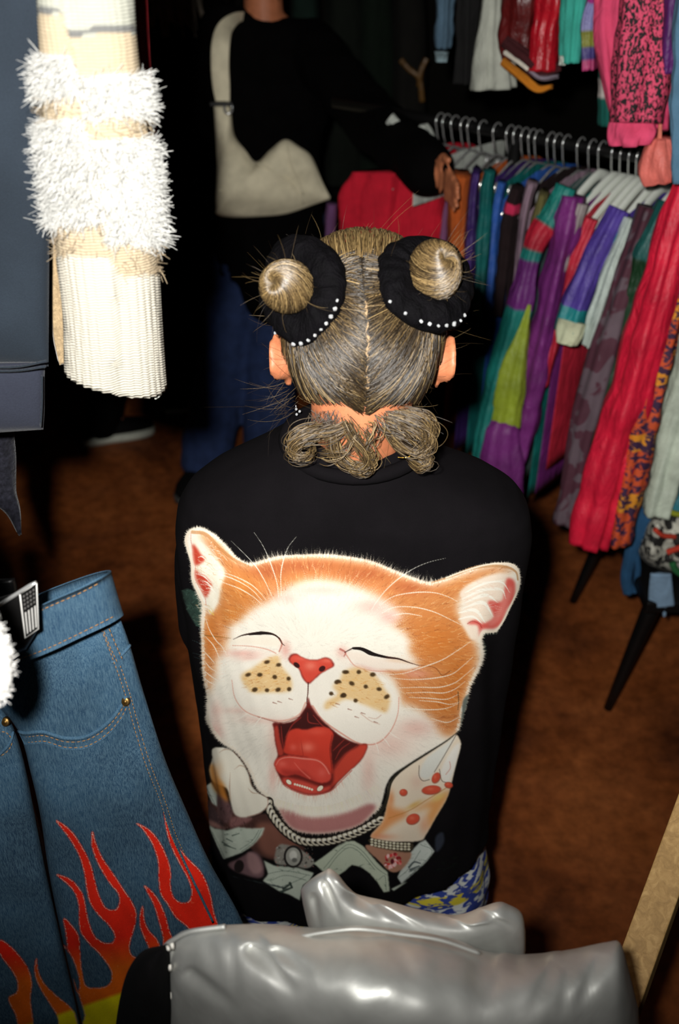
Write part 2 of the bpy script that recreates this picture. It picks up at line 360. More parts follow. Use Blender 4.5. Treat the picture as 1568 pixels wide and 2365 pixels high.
    for k in order:
        x, y = xs[k], ys[k]
        if cv.at(hm, x, y) < .6: continue
        o = cv.at(om, x, y); gx, gy = growth(x, y); an = R(-.35,.35); ca, sa = math.cos(an), math.sin(an)
        gx, gy = gx*ca-gy*sa, gx*sa+gy*ca
        c = cv.at(base, x, y)*R(.83,1.04)
        L = R(12,26)
        if o > .35:
            u = R()
            if u < .22: c = np.array((138,72,34))
            elif u < .42: c = np.array((232,178,112))
            elif u < .5: c = np.array((245,214,160))
            al = .55; L = R(10,22)
        else: al = .5
        if o < .45 and cv.at(om, x+gx*26, y+gy*26) > .35:
            L = R(22,44); al = .62; c = np.array([(246,238,222),(240,206,186),(236,190,160)][rg.choice(3,p=[.55,.25,.2])])
        if y > 1480 and abs(x-715) < 170 and y < 1660 and x > 500 and x < 930: L *= .55
        mx, my = x+gx*L*.5-gy*R(-2,2), y+gy*L*.5+gx*R(-2,2)
        cv.stroke([(x,y),(mx,my),(x+gx*L,y+gy*L)], R(1.1,2.3), .4, np.clip(c,0,250), al, n=8, cover=cv.at(hm, x+gx*L, y+gy*L) > .5 or y < 1330)
    # trim what grew over the outline, then the pale fringe
    cv.a = np.minimum(cv.a, np.maximum(cv.a*0+np.where(cv.Y < 1345, 1, 0), np.maximum(blur2(hm, 2/step)*1.0, np.where((cv.Y > 1690) | (cv.X < 480), 1, 0))))
    ring = spline2(head, True, 10); nrm = np.roll(ring,-1,0)-np.roll(ring,1,0); nrm = np.stack([nrm[:,1], -nrm[:,0]], 1); nrm /= np.hypot(*nrm.T)[:,None]+1e-9
    ar = np.sum(ring[:,0]*np.roll(ring[:,1],-1)-ring[:,1]*np.roll(ring[:,0],-1)); nrm *= -1 if ar < 0 else 1
    hb = blur2(hm, 1)
    for i in range(len(ring)):
        x, y = ring[i]; nx, ny = nrm[i]
        if y > 1690 and x > 880: continue
        if cv.at(hb, x+nx*6, y+ny*6) > .5: nx, ny = -nx, -ny
        for q in range(4):
            crown = 590 < x < 1000 and y < 1350
            L = R(6,16)*(1.5 if crown and R() < .25 else 1) if crown else R(2,5)
            if x > 1030 and y < 1470 or x < 560 and y < 1300: L = R(1,3)
            tx, ty = -ny, nx; s_ = R(-.5,.5)
            x2, y2 = x+R(-3,3), y+R(-3,3)
            cv.stroke([(x2-nx*5,y2-ny*5),(x2+(nx+tx*s_)*L,y2+(ny+ty*s_)*L)], 2.0, .5, (240,228,208), .75, n=8)
    # chin underside
    cv.poly([(645,1868),(670,1872),(711,1886),(760,1884),(810,1872),(850,1856),(868,1862),(853,1884),(830,1904),(790,1917),(736,1924),(690,1918),(664,1902)], (168,100,98), .85, soft=4)
    for k in range(420):
        t = R(); x = 600+t*280; y = 1838+math.sin(t*math.pi)*44-(t*22)
        gx, gy = growth(x, y); L = R(10,24)
        cv.stroke([(x-gx*8,y-gy*8),(x+gx*L,y+gy*L)], 2.2, .4, (240+R(-8,4),232+R(-10,4),212+R(-14,6)), .7, n=8)
    # ---- left ear
    cv.poly(A((180,260),(240,270),(330,360),(420,470),(470,560),(430,700),(410,820),(370,900),(330,930),(300,800),(220,640),(190,450)), (240,232,212), soft=2.5)
    for pts in (A((180,300),(215,330),(250,385),(290,440),(210,492),(190,440),(182,370)), A((205,530),(235,560),(290,590),(350,660),(335,710),(300,780),(250,690),(210,610))):
        cv.poly(pts, (196,66,46), soft=2)
    for k in range(110):
        x, y = A((R(200,430), R(280,900)))[0]
        if x > 400+(470)/3.92 or (x-447) > (1420-y)*.5+34: continue
        cv.stroke([(x,y),(x+R(2,9),y-R(-4,4)),(x+R(8,20),y+R(2,14))], R(1,2), .5, [(246,242,226),(222,205,170),(200,150,96)][rg.choice(3,p=[.7,.2,.1])], .75)
    for q in (A((230,420),(260,410),(300,440)), A((225,500),(300,500),(380,560)), A((215,570),(280,590),(340,650)), A((250,630),(300,640),(360,690)), A((300,700),(340,700),(390,740)), A((290,660),(340,680),(370,730))):
        cv.stroke(q, 1, 1, (248,244,230), .95, wm=3)
    cv.stroke(A((165,200),(165,270),(180,340),(185,430),(205,500),(200,600),(240,690),(290,780),(300,850)), 1.5, 1.5, (214,120,98), .8)
    cv.stroke(A((170,170),(120,240),(135,330),(170,470),(178,610),(220,720),(272,840),(275,950),(268,1050)), 5, 4, (238,222,200), .95)
    cv.stroke(A((180,190),(300,210),(420,330),(540,430),(680,500)), 8, 6, (182,118,62), .6)
    cv.stroke(A((330,900),(370,940),(350,880)), 3, 1, (238,200,90), .7)
    # ---- right ear
    cv.poly(B((960,850),(1000,740),(960,640),(1080,550),(1250,490),(1350,510),(1395,560),(1385,690),(1330,780),(1285,880),(1230,925),(1130,935),(1110,1000),(1050,1010),(1000,930)), (238,220,200), soft=3)
    cv.poly(B((1330,530),(1390,560),(1382,690),(1330,770),(1282,880),(1230,922),(1135,930),(1110,985),(1100,900),(1020,885),(1080,855),(1150,880),(1225,830),(1180,710),(1290,710),(1310,620)), (214,92,82), soft=2.5)
    cv.poly(B((1340,600),(1370,620),(1340,720),(1290,830),(1220,900),(1180,890),(1240,820),(1280,720)), (232,140,128), .7, soft=4)
    for q, w in ((((1000,640),(1150,570),(1320,540)),6),(((980,690),(1140,620),(1290,620)),8),(((1000,720),(1160,660),(1260,720)),9),(((990,760),(1140,720),(1220,830)),9),(((950,800),(1080,780),(1160,880)),9),(((950,850),(1060,830),(1140,890)),6),(((1180,560),(1290,560),(1350,640)),4),(((1200,600),(1290,620),(1320,690)),4)):
        cv.stroke(B(*q), 2, .8, (244,240,226), .95, wm=w)
    for k in range(80):
        x, y = B((R(980,1250), R(550,840)))[0]
        cv.stroke([(x,y),(x+R(8,18),y-R(-6,6))], 1.4, .5, [(250,246,234),(205,190,170),(226,170,150)][rg.choice(3,p=[.6,.25,.15])], .6)
    cv.stroke(B((1020,885),(1060,865),(1110,885),(1130,915)), 2, 2, (150,50,44), .7)
    cv.stroke(B((740,560),(900,510),(1050,450),(1200,430),(1330,440),(1400,480),(1415,540)), 3, 4, (176,122,70), .65, wm=8)
    cv.stroke(B((1120,1000),(1140,950),(1230,945),(1290,880),(1350,760),(1412,620),(1425,520),(1390,430),(1300,410),(1150,425),(980,475),(850,525)), 5, 3, (242,228,206), .95)
    # ---- eyes
    cv.poly(A((525,1175),(600,1143),(800,1130),(930,1150),(965,1195),(930,1222),(700,1208),(560,1207)), (240,230,212), soft=2)
    cv.stroke(A((540,1215),(700,1222),(850,1250),(930,1285)), 2, 3, (206,132,112), .6)
    cv.stroke(A((960,1150),(985,1200),(960,1270)), 5, 3, (170,84,66), .6)
    cv.stroke(A((545,1160),(640,1120),(800,1100),(900,1112),(960,1150),(985,1195),(1010,1215)), 1, 1.4, (40,18,12), .95, wm=6.5)
    cv.stroke(A((690,1117),(800,1103),(890,1112)), 3, 3, (20,8,6), .95, wm=8)
    cv.poly(B((60,1130),(160,1110),(330,1165),(520,1190),(650,1215),(520,1250),(300,1240),(140,1180)), (240,226,210), soft=3)
    cv.stroke(B((60,1120),(140,1220),(280,1255),(460,1260)), 3, 2, (206,130,110), .55)
    cv.stroke(B((20,1085),(60,1110),(50,1140)), 5, 3, (160,70,60), .6)
    cv.stroke(B((55,1110),(130,1075),(200,1082),(290,1125),(380,1148),(480,1162),(560,1190),(640,1215)), 2, 1, (44,18,12), .95, wm=6)
    cv.stroke(B((120,1078),(190,1085),(270,1122),(380,1148)), 5, 3, (16,6,4), .97, wm=10)
    cv.stroke(A((290,1125),(400,1135),(520,1150)), 3, 1.5, (120,84,30), .6)
    cv.stroke(B((620,1210),(760,1230),(820,1290),(880,1260)), 2, 3, (120,60,24), .55)
    # ---- muzzle pads
    cv.poly(A((540,1480),(600,1400),(720,1340),(900,1300),(1060,1420),(1150,1470),(1205,1560),(1215,1660),(1180,1760),(1130,1830),(1000,1880),(850,1890),(700,1850),(580,1740),(530,1600)), (243,236,222), .8, soft=4)
    cv.poly([(716,1585),(740,1552),(775,1530),(830,1545),(890,1570),(920,1605),(918,1650),(900,1690),(870,1714),(830,1714),(790,1690),(750,1660),(722,1640)], (243,236,222), .8, soft=4)
    cv.stroke([(536,1570),(543,1610),(565,1640),(600,1655),(650,1664),(690,1650),(706,1622)], 2, 4, (214,138,118), .55)
    cv.stroke([(722,1630),(745,1662),(790,1694),(830,1716),(870,1716),(900,1690),(918,1650),(921,1610)], 5, 2, (210,128,108), .6)
    cv.stroke([(596,1655),(650,1668),(690,1655)], 2, 3, (120,60,48), .5)
    for pts in (A((830,1345),(950,1310),(980,1400),(1065,1510),(1065,1620),(950,1640),(850,1640),(720,1640),(640,1560),(620,1480),(720,1420)),
                B((40,1270),(120,1230),(200,1240),(300,1300),(370,1400),(410,1470),(385,1580),(300,1560),(200,1520),(60,1480),(-90,1560),(-95,1500),(0,1440),(-40,1380),(20,1320))):
        m = cv.poly(pts, (222,178,110), .75, soft=4)
        xs = [p[0] for p in pts]; ys = [p[1] for p in pts]
        for k in range(240):
            x, y = R(min(xs),max(xs)), R(min(ys),max(ys))
            if cv.at(m, x, y) < .5: continue
            sx = -1 if x < 711 else 1
            cv.stroke([(x,y),(x+sx*R(5,13),y+R(-3,6))], R(1,2.2), .5, [(206,132,48),(244,226,180),(226,170,80),(170,100,40)][rg.integers(4)], .6)
    for x, y in A((850,1365),(955,1390),(680,1480),(785,1480),(920,1500),(1045,1515),(740,1615),(850,1620),(950,1615),(1050,1610))+B((70,1265),(165,1265),(275,1285),(10,1340),(110,1355),(220,1380),(325,1400),(40,1450),(140,1490),(385,1460))+A((1480,1545),(1430,1650),(1545,1665),(1555,1455)):
        cv.ell(x, y, R(4.5,6.5), R(3.6,5), (58,40,18), .92, rot=R(-.6,.6), soft=3.5)
        cv.stroke([(x,y),(x-R(4,9)*(1 if x < 711 else -1),y+R(-1,4))], 3, 1, (90,60,24), .7)
    for x, y in A((1065,1700),(965,1725),(920,1735),(1490,1745))+B((95,1560),(200,1590),(300,1660),(150,1620)):
        cv.stroke([(x-4,y-1),(x+4,y+1.5)], 3, 2, (130,80,66), .7)
    for q in (D((340,1560/9),(300,200),(240,190)), D((180,160),(260,220),(330,245))): cv.stroke(q, 3, 2, (200,160,140), .5)
    # ---- nose
    nose = A((1045,1335),(1065,1300),(1110,1288),(1160,1318),(1230,1343),(1310,1343),(1370,1325),(1420,1335),(1455,1380),(1450,1405),(1400,1432),(1335,1470),(1280,1520),(1232,1560),(1198,1545),(1165,1495),(1140,1430),(1090,1392),(1055,1362))
    nm = cv.poly(nose, (120,30,24), soft=1.2)
    cx, cy = 721, 1543
    cv.poly([(cx+(x-cx)*.94, cy+(y-cy)*.93) for x, y in nose], (214,74,56), soft=1.5)
    cv.glow(717, 1537, 16, 12, (238,130,108), .75, inside=nm); cv.glow(700, 1520, 26, 6, (232,108,90), .6, inside=nm); cv.glow(757, 1525, 18, 6, (236,120,100), .6, inside=nm)
    cv.ell(*A((1118,1392))[0], 8, 5, (52,14,12), rot=.7, soft=2); cv.ell(*A((1348,1425))[0], 8, 6, (60,16,14), rot=-.6, soft=2)
    cv.stroke([(712,1576),(711,1600),(709,1618),(711,1638)], 3, 3, (70,26,20), .9, wm=2.4)
    # ---- mouth
    mouth = C((790,268),(900,272),(1000,232),(1085,120),(1105,40),(1130,110),(1200,210),(1300,310),(1400,390),(1500,440),(1568,460),(1640,470),(1600,580),(1530,660),(1480,700),(1380,800),(1310,885),(1200,917),(1100,920),(1000,890),(900,842),(860,790),(800,650),(828,560),(808,450),(795,330))
    mm = cv.poly(mouth, (108,28,22), soft=1.5)
    cv.poly(C((1640,470),(1530,480),(1420,570),(1340,690),(1330,800),(1280,870),(1380,800),(1500,690),(1600,580)), (200,66,48), soft=3, inside=mm)
    cv.poly(C((840,280),(1000,250),(1100,130),(1200,230),(1330,340),(1330,380),(1270,320),(1080,330),(940,350),(890,430),(880,520),(850,400)), (56,14,12), .9, soft=3, inside=mm)
    cv.poly(C((1330,360),(1440,420),(1560,470),(1440,540),(1330,640),(1320,500)), (66,18,14), .85, soft=3, inside=mm)
    for q in (C((860,300),(870,420),(890,520)), C((1040,220),(960,290),(900,400)), C((1100,180),(1110,260),(1200,280)), C((1480,450),(1400,510),(1350,600)), C((1540,480),(1440,560),(1350,680)), C((1430,420),(1370,480),(1330,520)), C((1150,200),(1230,290),(1300,330))):
        cv.stroke(q, 2, 2, (156,48,40), .7, wm=3.5)
    cv.poly(C((798,330),(830,300),(850,420),(880,540),(840,560),(815,450)), (178,58,44), soft=1.5, inside=mm)
    tb = cv.poly(C((930,350),(1000,320),(1080,332),(1180,306),(1280,315),(1332,370),(1310,480),(1315,600),(1325,730),(1250,640),(1100,580),(900,545),(893,470)), (206,60,42), soft=1.5, inside=mm)
    cv.glow(*C((1100,490))[0], 18, 13, (240,128,108), .75, inside=tb); cv.glow(*C((970,490))[0], 10, 9, (230,100,84), .7, inside=tb); cv.glow(*C((1180,350))[0], 30, 9, (226,92,72), .5, inside=tb)
    cv.stroke(C((1040,430),(1050,500),(1060,560)), 1, 2, (160,40,30), .6, wm=2.5)
    cv.stroke(C((1320,380),(1300,500),(1310,620),(1320,720)), 2, 2, (120,28,22), .7)
    cv.poly(C((870,770),(960,770),(1080,800),(1230,850),(1300,840),(1290,880),(1190,912),(1100,915),(1000,885),(905,838)), (206,74,60), soft=2, inside=mm)
    tf = cv.poly(C((800,640),(830,590),(920,562),(1050,575),(1180,590),(1260,640),(1312,730),(1295,795),(1220,812),(1130,785),(1000,735),(900,748),(830,712)), (214,72,58), soft=1.3)
    cv.stroke(C((815,650),(850,600),(930,580),(1050,592),(1180,607),(1250,655),(1295,730)), 2, 3, (244,150,134), .7, wm=4)
    cv.poly(C((860,690),(960,700),(1060,700),(1130,760),(1200,800),(1000,760),(900,755)), (150,36,30), .6, soft=4, inside=tf)
    cv.stroke(C((980,630),(1040,700),(1120,770)), 2, 4, (238,120,104), .6)
    cv.glow(*C((870,640))[0], 12, 8, (236,110,94), .6, inside=tf); cv.glow(*C((1230,720))[0], 12, 12, (232,104,90), .6, inside=tf)
    for x, y, a, b, r in ((930,805,7,4.5,.7),(1212,862,8,5,-.7)):
        cv.ell(*C((x,y))[0], a+1, b+1, (110,40,34), rot=r); cv.ell(*C((x,y))[0], a, b, (244,236,210), rot=r)
    for k in range(8):
        cv.ell(*C((985+k*22, 822+k*7+(k-4)**2*.2))[0], 2.7, 2.9, (240,226,204), soft=1)
    cv.stroke(C((870,790),(900,845),(1000,895),(1100,925),(1200,920),(1310,885),(1400,800),(1500,700)), 2, 2, (190,70,58), .8)
    for k in range(120):
        t = R(); q = spline2(C((800,660),(860,800),(1000,900),(1100,928),(1220,920),(1340,870),(1480,720)), False, 20); p = q[int(t*(len(q)-1))]
        gx, gy = growth(*p); cv.stroke([(p[0],p[1]),(p[0]+gx*R(6,16),p[1]+gy*R(6,16))], 1.6, .4, [(226,160,140),(240,222,200)][rg.integers(2)], .6)
    # ---- whiskers
    for q in (A((525,270),(620,360),(750,500),(840,650),(890,760)), A((735,195),(800,290),(850,390),(900,520),(940,650),(955,780)), A((1115,230),(1040,330),(1000,440),(975,580),(980,760)),
              A((420,545),(560,590),(700,660),(780,730),(840,800)), A((210,565),(400,570),(560,620),(700,700),(800,800)), A((440,640),(600,700),(720,770),(800,840)),
              B((845,370),(720,400),(600,450),(480,530),(380,620),(300,720),(265,780)), B((330,740),(440,670),(600,640),(750,640),(860,670),(940,710)), B((350,800),(450,755),(600,755),(750,790),(880,850),(970,895)), B((430,820),(540,805),(660,825)),
              B((380,1285),(520,1275),(660,1230),(820,1170),(950,1090),(1040,1030)), B((440,1315),(600,1325),(780,1310),(900,1280),(980,1220),(1060,1150)), B((480,1390),(640,1385),(800,1385),(920,1350),(1000,1290),(1070,1230)), B((540,1430),(700,1425),(830,1430),(920,1400),(1000,1340)), B((560,1465),(700,1470),(850,1480),(950,1440)), B((640,1490),(780,1500),(880,1520),(960,1500)),
              A((300,980),(330,1070),(390,1170),(440,1220),(480,1290)), A((290,1130),(370,1220),(420,1330)), A((275,1260),(330,1320),(380,1380)), A((290,1360),(340,1420),(390,1450)), A((280,1440),(340,1490),(400,1530)), A((275,1500),(320,1540),(380,1570)),
              D((530,120),(720,130),(850,120),(950,80)), D((740,200),(860,230),(950,190)), D((400,300),(450,340),(490,360)), D((350,340),(390,390),(410,420)), D((290,370),(315,440),(320,480)), C((560,180),(500,220),(440,250)), C((700,200),(660,240),(600,320))):
        cv.stroke(q, 1.2, 1.2, (246,242,228), .9, wm=2.3)
    # ---- chain
    path = spline2(C((745,985),(760,1060),(830,1170),(930,1270),(1060,1340),(1250,1345),(1400,1312),(1568,1252),(1700,1180),(1800,1120)), False, 30)
    d = np.concatenate([[0], np.cumsum(np.hypot(*np.diff(path, axis=0).T))])
    cv.stroke(path[::6], 24, 24, (26,20,16), .9)
    for i, t in enumerate(np.arange(5, d[-1]-4, 12.5)):
        x = np.interp(t, d, path[:,0]); y = np.interp(t, d, path[:,1]); x2 = np.interp(t+4, d, path[:,0]); y2 = np.interp(t+4, d, path[:,1])
        r = math.atan2(y2-y, x2-x)
        cv.ell(x, y, 12.5, 8.4, (40,34,28), rot=r+.6); cv.ell(x, y, 11.5, 7.2, (198,190,168), rot=r+.6); cv.ell(x-1, y-2, 8, 3.4, (236,232,216), rot=r+.6, soft=2); cv.ell(x+1, y+1.5, 5.2, 2.6, (34,28,24), rot=r+.6, soft=1.5)
        cv.stroke([(x+3,y+5),(x+9,y+3)], 2, 1, (240,236,220), .8)
    # ---- notes in front
    note(C((1150,1540),(1250,1470),(1380,1370),(1450,1340))+D((0,1205),(60,1165),(130,1160),(200,1200),(320,1340),(395,1410),(412,1562),(360,1572),(310,1490),(250,1420),(180,1370),(110,1355),(60,1400),(0,1440),(-60,1460)),
         [D((-110,1380),(0,1250),(90,1190),(190,1240),(300,1370),(380,1430)), D((-90,1400),(0,1280),(90,1215),(180,1260),(290,1390)), D((320,1470),(370,1440),(380,1550))], 60, (192,202,180))
    note(D((560,1260),(640,1175),(690,1150),(765,1245),(700,1330),(600,1420),(500,1505),(465,1450)), [D((650,1190),(740,1260),(520,1480)), D((480,1450),(560,1380),(650,1240))], 30, (206,214,206))
    for q in (D((560,1370),(600,1330),(650,1340)), D((570,1390),(640,1360))): cv.stroke(q, 5, 3, (66,76,78), .8)
    note(D((415,1540),(520,1490),(560,1480),(440,1560)), [], 3)
    cv.poly(D((770,1120),(830,1090),(840,1180),(780,1260),(760,1200)), (52,58,72), .9, soft=3)
    for k in range(26):
        x, y = D((R(740,930), R(1285,1400)))[0]; cv.stroke([(x,y),(x+14,y-5)], 4, 2, (30,50,38), .35)
    for k in range(16):
        x, y = D((R(540,760), R(1370,1530)))[0]; cv.stroke([(x,y),(x+16,y-9)], 3, 1, (34,44,42), .4)
    for k in range(20):
        x, y = C((R(400,900), 1650))[0]; y += (x-530)*.22; cv.stroke([(x,y),(x+16,y+6)], 4, 2, (46,54,56), .35)
    # ---- left paw
    pw = cv.poly(C((240,505),(330,488),(430,530),(520,640),(570,740),(600,840),(660,905),(738,950),(733,1020),(680,1080),(560,1122),(480,1120),(430,1080),(400,980),(370,870),(300,830),(240,790),(213,700),(235,600)), (240,234,216), soft=1.3)
    cv.poly(C((213,660),(250,650),(300,760),(350,840),(385,960),(370,980),(300,920),(250,860),(225,780)), (222,140,54), .9, soft=4)
    cv.glow(*C((290,700))[0], 14, 26, (240,190,140), .5)
    for q in (C((440,690),(490,655),(560,685)), C((575,700),(580,800),(600,850)), C((560,860),(600,900),(660,910)), C((300,540),(350,510),(410,515)), C((400,720),(395,860),(410,980))): cv.stroke(q, 1, 1, (176,140,116), .6, wm=3)
    cv.stroke(C((560,1118),(680,1082),(735,1020),(740,950)), 2, 2, (190,130,110), .6)
    cv.stroke(C((430,530),(520,630),(575,740),(605,840),(665,905),(745,950)), 2, 2, (90,54,40), .7)
    # ---- right paw
    rp = cv.poly(D((930,325),(968,380),(965,440),(930,570),(890,740),(850,850),(770,985),(700,1110),(645,1165),(430,1172),(256,1132),(350,1010),(388,850),(400,720),(470,640),(560,570),(700,480),(860,375)), (238,222,198), soft=1.3)
    cv.poly(D((385,830),(430,900),(560,945),(420,1040),(300,1140),(250,1130),(350,1000)), (222,138,72), .85, soft=6, inside=rp)
    cv.poly(D((560,940),(720,850),(885,760),(840,870),(770,985),(720,1070),(700,960),(730,900)), (226,150,76), .85, soft=6, inside=rp)
    cv.glow(*D((790,820))[0], 18, 9, (236,206,120), .8, rot=-.5, inside=rp); cv.glow(*D((600,880))[0], 24, 7, (220,170,80), .7, rot=-.5, inside=rp); cv.glow(*D((420,830))[0], 9, 22, (226,140,80), .7, inside=rp)
    cv.glow(*D((620,700))[0], 18, 20, (226,190,170), .6, inside=rp); cv.glow(*D((350,1130))[0], 34, 9, (224,130,90), .5, inside=rp); cv.glow(*D((680,1040))[0], 14, 24, (232,160,120), .6, inside=rp)
    cv.poly(D((640,640),(700,510),(860,390),(930,330),(860,460),(760,620),(700,680)), (226,228,220), .9, soft=2, inside=rp)
    cv.poly(D((810,610),(900,440),(960,400),(930,560),(880,690),(840,700)), (242,240,232), .9, soft=2, inside=rp)
    for q in (D((940,312),(850,470),(760,620)), D((640,570),(640,650),(670,690),(720,680)), D((800,600),(820,690),(890,705))): cv.stroke(q, 2, 2, (96,84,76), .8)
    cv.stroke(D((880,540),(885,590),(850,640)), 2, 2, (206,130,116), .7)
    cv.stroke(D((400,985),(560,925),(700,840),(830,760),(890,720)), 2, 2, (190,128,60), .8)
    for x, y, a, b, r in ((515,780,8,7,0),(590,990,15,11,-.4),(735,760,21,9.5,-.1),(772,665,8,12,.5),(872,722,9,6,.2)):
        X, Y = D((x,y))[0]; cv.ell(X+.6, Y+1, a+1.4, b+1.4, (150,60,40), .8, rot=r, soft=2.5); cv.ell(X, Y, a, b, (216,84,58), rot=r, soft=2); cv.glow(X-2, Y-2, a*.5, b*.5, (240,130,100), .6)
    # ---- dark line under the chin, between chin and right paw
    cv.stroke(D((960,290),(860,372),(700,475),(560,565),(470,635),(415,710),(390,820),(360,900),(300,975)), 1.5, 9, (38,36,26), .92, wm=4)
    # bracelet and gem
    cv.poly(D((235,1190),(400,1215),(570,1250),(545,1340),(470,1410),(400,1400),(320,1320),(225,1230)), (176,128,104), soft=1.5)
    cv.poly(D((250,1145),(430,1175),(590,1180),(565,1250),(420,1235),(270,1200)), (64,54,40), soft=1)
    for i in range(11):
        for j in range(3):
            cv.ell(*D((268+i*29, 1160+i*3.6+j*21-(i-5)**2*.35))[0], 3.6, 2.6, [(232,226,200),(206,200,172)][(i+j)%2], soft=1.2)
    for k in range(46):
        x, y = D((R(365,495), R(1260,1390)))[0]
        if math.hypot((x-D((430,1325))[0][0])/19, (y-D((430,1325))[0][1])/19) > 1: continue
        cv.ell(x, y, R(2,5), R(2,4), [(206,60,60),(232,130,126),(244,200,196),(150,34,40)][rg.integers(4)], rot=R(0,3), soft=2)
    cv.ell(*D((428,1325))[0], 4, 6, (90,20,30), soft=2)
    # right edge strip of dark fur against the cheek
    cv.stroke(D((945,-10),(950,60),(945,130)), 2, 1.5, (70,50,24), .9)
    cv.poly(D((985,60),(1030,10),(1010,110),(990,180),(965,270),(975,160)), (86,96,90), .9, soft=1.5)
    return cv
# ---------------------------------------------------------------- room shell
def struct(name, V, Fc, mat, smooth=False):
    o = mesh(name, V, Fc, mat, None, smooth); o['kind'] = 'structure'; return o
def floor_mat():
    m, n, b, _ = nt('stained_brown_floor'); v = coords(n)
    big = ramp(n, noise(n, v, 2.2, 6, .65, .6), [(.30, lin((78,38,18))), (.5, lin((142,76,36))), (.72, lin((178,102,52)))])
    sp = ramp(n, noise(n, v, 24, 5, .7), [(.35, (.62,)*3), (.65, (1.1,)*3)])
    n.links.new(mixc(n, 1., big, sp, 'MULTIPLY'), b.inputs['Base Color'])
    n.links.new(ramp(n, noise(n, v, 6, 4), [(.3, (.42,)*3), (.7, (.68,)*3)]), b.inputs['Roughness']); b.inputs['Specular IOR Level'].default_value = .3
    bump(n, b, noise(n, v, 40, 4), .12, .002)
    return m
struct('floor', *box((.2,2.2,-.03), (6.4,7.6,.06)), floor_mat())
dark = plain('dark_wall_paint', (20,18,15), .95, 0, .1, .2, 3)
struct('wall_back', *box((.2,5.06,1.55), (6.4,.1,3.1)), dark)
struct('wall_left', *box((-3.05,2.2,1.55), (.1,7.6,3.1)), dark)
struct('wall_right', *box((3.45,2.2,1.55), (.1,7.6,3.1)), dark)
struct('ceiling', *box((.2,2.2,3.15), (6.4,7.6,.1)), dark)
struct('baseboard_back', *box((.2,4.99,.06), (6.2,.03,.12)), dark)

# ---------------------------------------------------------------- cloth shapes
def strip(path, widths, Y, depth=.03, bands=None, n=64, m=20, fold=.10, k=5, seed=0, flat=2.0, drape=.0, hem=0, crump=0.):
    """a hanging sleeve, leg or panel: rings along a path of picture points at depth Y (one value or one per point)"""
    path = np.asarray(path, float); Yv = np.broadcast_to(np.asarray(Y, float), (len(path),)); wv = np.broadcast_to(np.asarray(widths, float), (len(path),))
    q = spl(np.hstack([path, wv[:,None], Yv[:,None]]), n); C_ = np.array([P(a[0], a[1], a[3]) for a in q]); T = np.gradient(C_, axis=0)
    th = np.arange(m)*2*math.pi/m; ct, st = np.cos(th), np.sin(th); ct = np.sign(ct)*np.abs(ct)**(2/flat); st = np.sign(st)*np.abs(st)**(2/flat)
    r = np.random.default_rng(seed); ph = r.uniform(0, 6.28, 3); rings = []; tt = np.linspace(0, 1, n)
    for i in range(n):
        t = unit(T[i]); v = unit(C_[i]-CAM); s = unit(np.cross(t, v)); d = np.cross(s, t); hw = q[i,2]*axial(C_[i])/F/2
        f = 1+fold*np.cos(k*th+ph[0]+2.2*tt[i])*(.5+.5*tt[i])+fold*.5*np.cos((2*k+1)*th+ph[1]-3*tt[i])
        off = drape*np.sin(tt[i]*7+ph[2])
        rings.append(C_[i]+s*off-(s*(hw*ct*np.where(np.abs(ct) > .9, 1, f))[:,None])+d*((depth*(.75+.25*math.sin(tt[i]*3.1+ph[2]))*st*f))[:,None]-np.outer(ct, t)*hem*hw)
    Rg = np.asarray(rings)
    if crump:
        rad = Rg-Rg.mean(1, keepdims=True); L = np.linalg.norm(rad, axis=2, keepdims=True)+1e-9; q3 = Rg.reshape(-1, 3)
        dz = fbm(q3*np.array((1,1,.35)), 30, seed+1, 3).reshape(Rg.shape[:2]); dh = fbm(q3*np.array((.5,.5,1.)), 34, seed+2, 3).reshape(Rg.shape[:2])
        Rg = Rg+rad/L*(crump*(dz*.85+dh*.8)*np.clip(L[...,0]/.02, 0, 1))[...,None]
    V, fc = loft(Rg)
    c = None
    if bands is not None:
        tv = np.concatenate([np.repeat(tt, m), [0, 1]]); c = np.zeros((len(V), 3)); lo = -1
        for e, cc in bands: c[(tv > lo) & (tv <= e)] = lin(cc); lo = e
    return V, fc, c
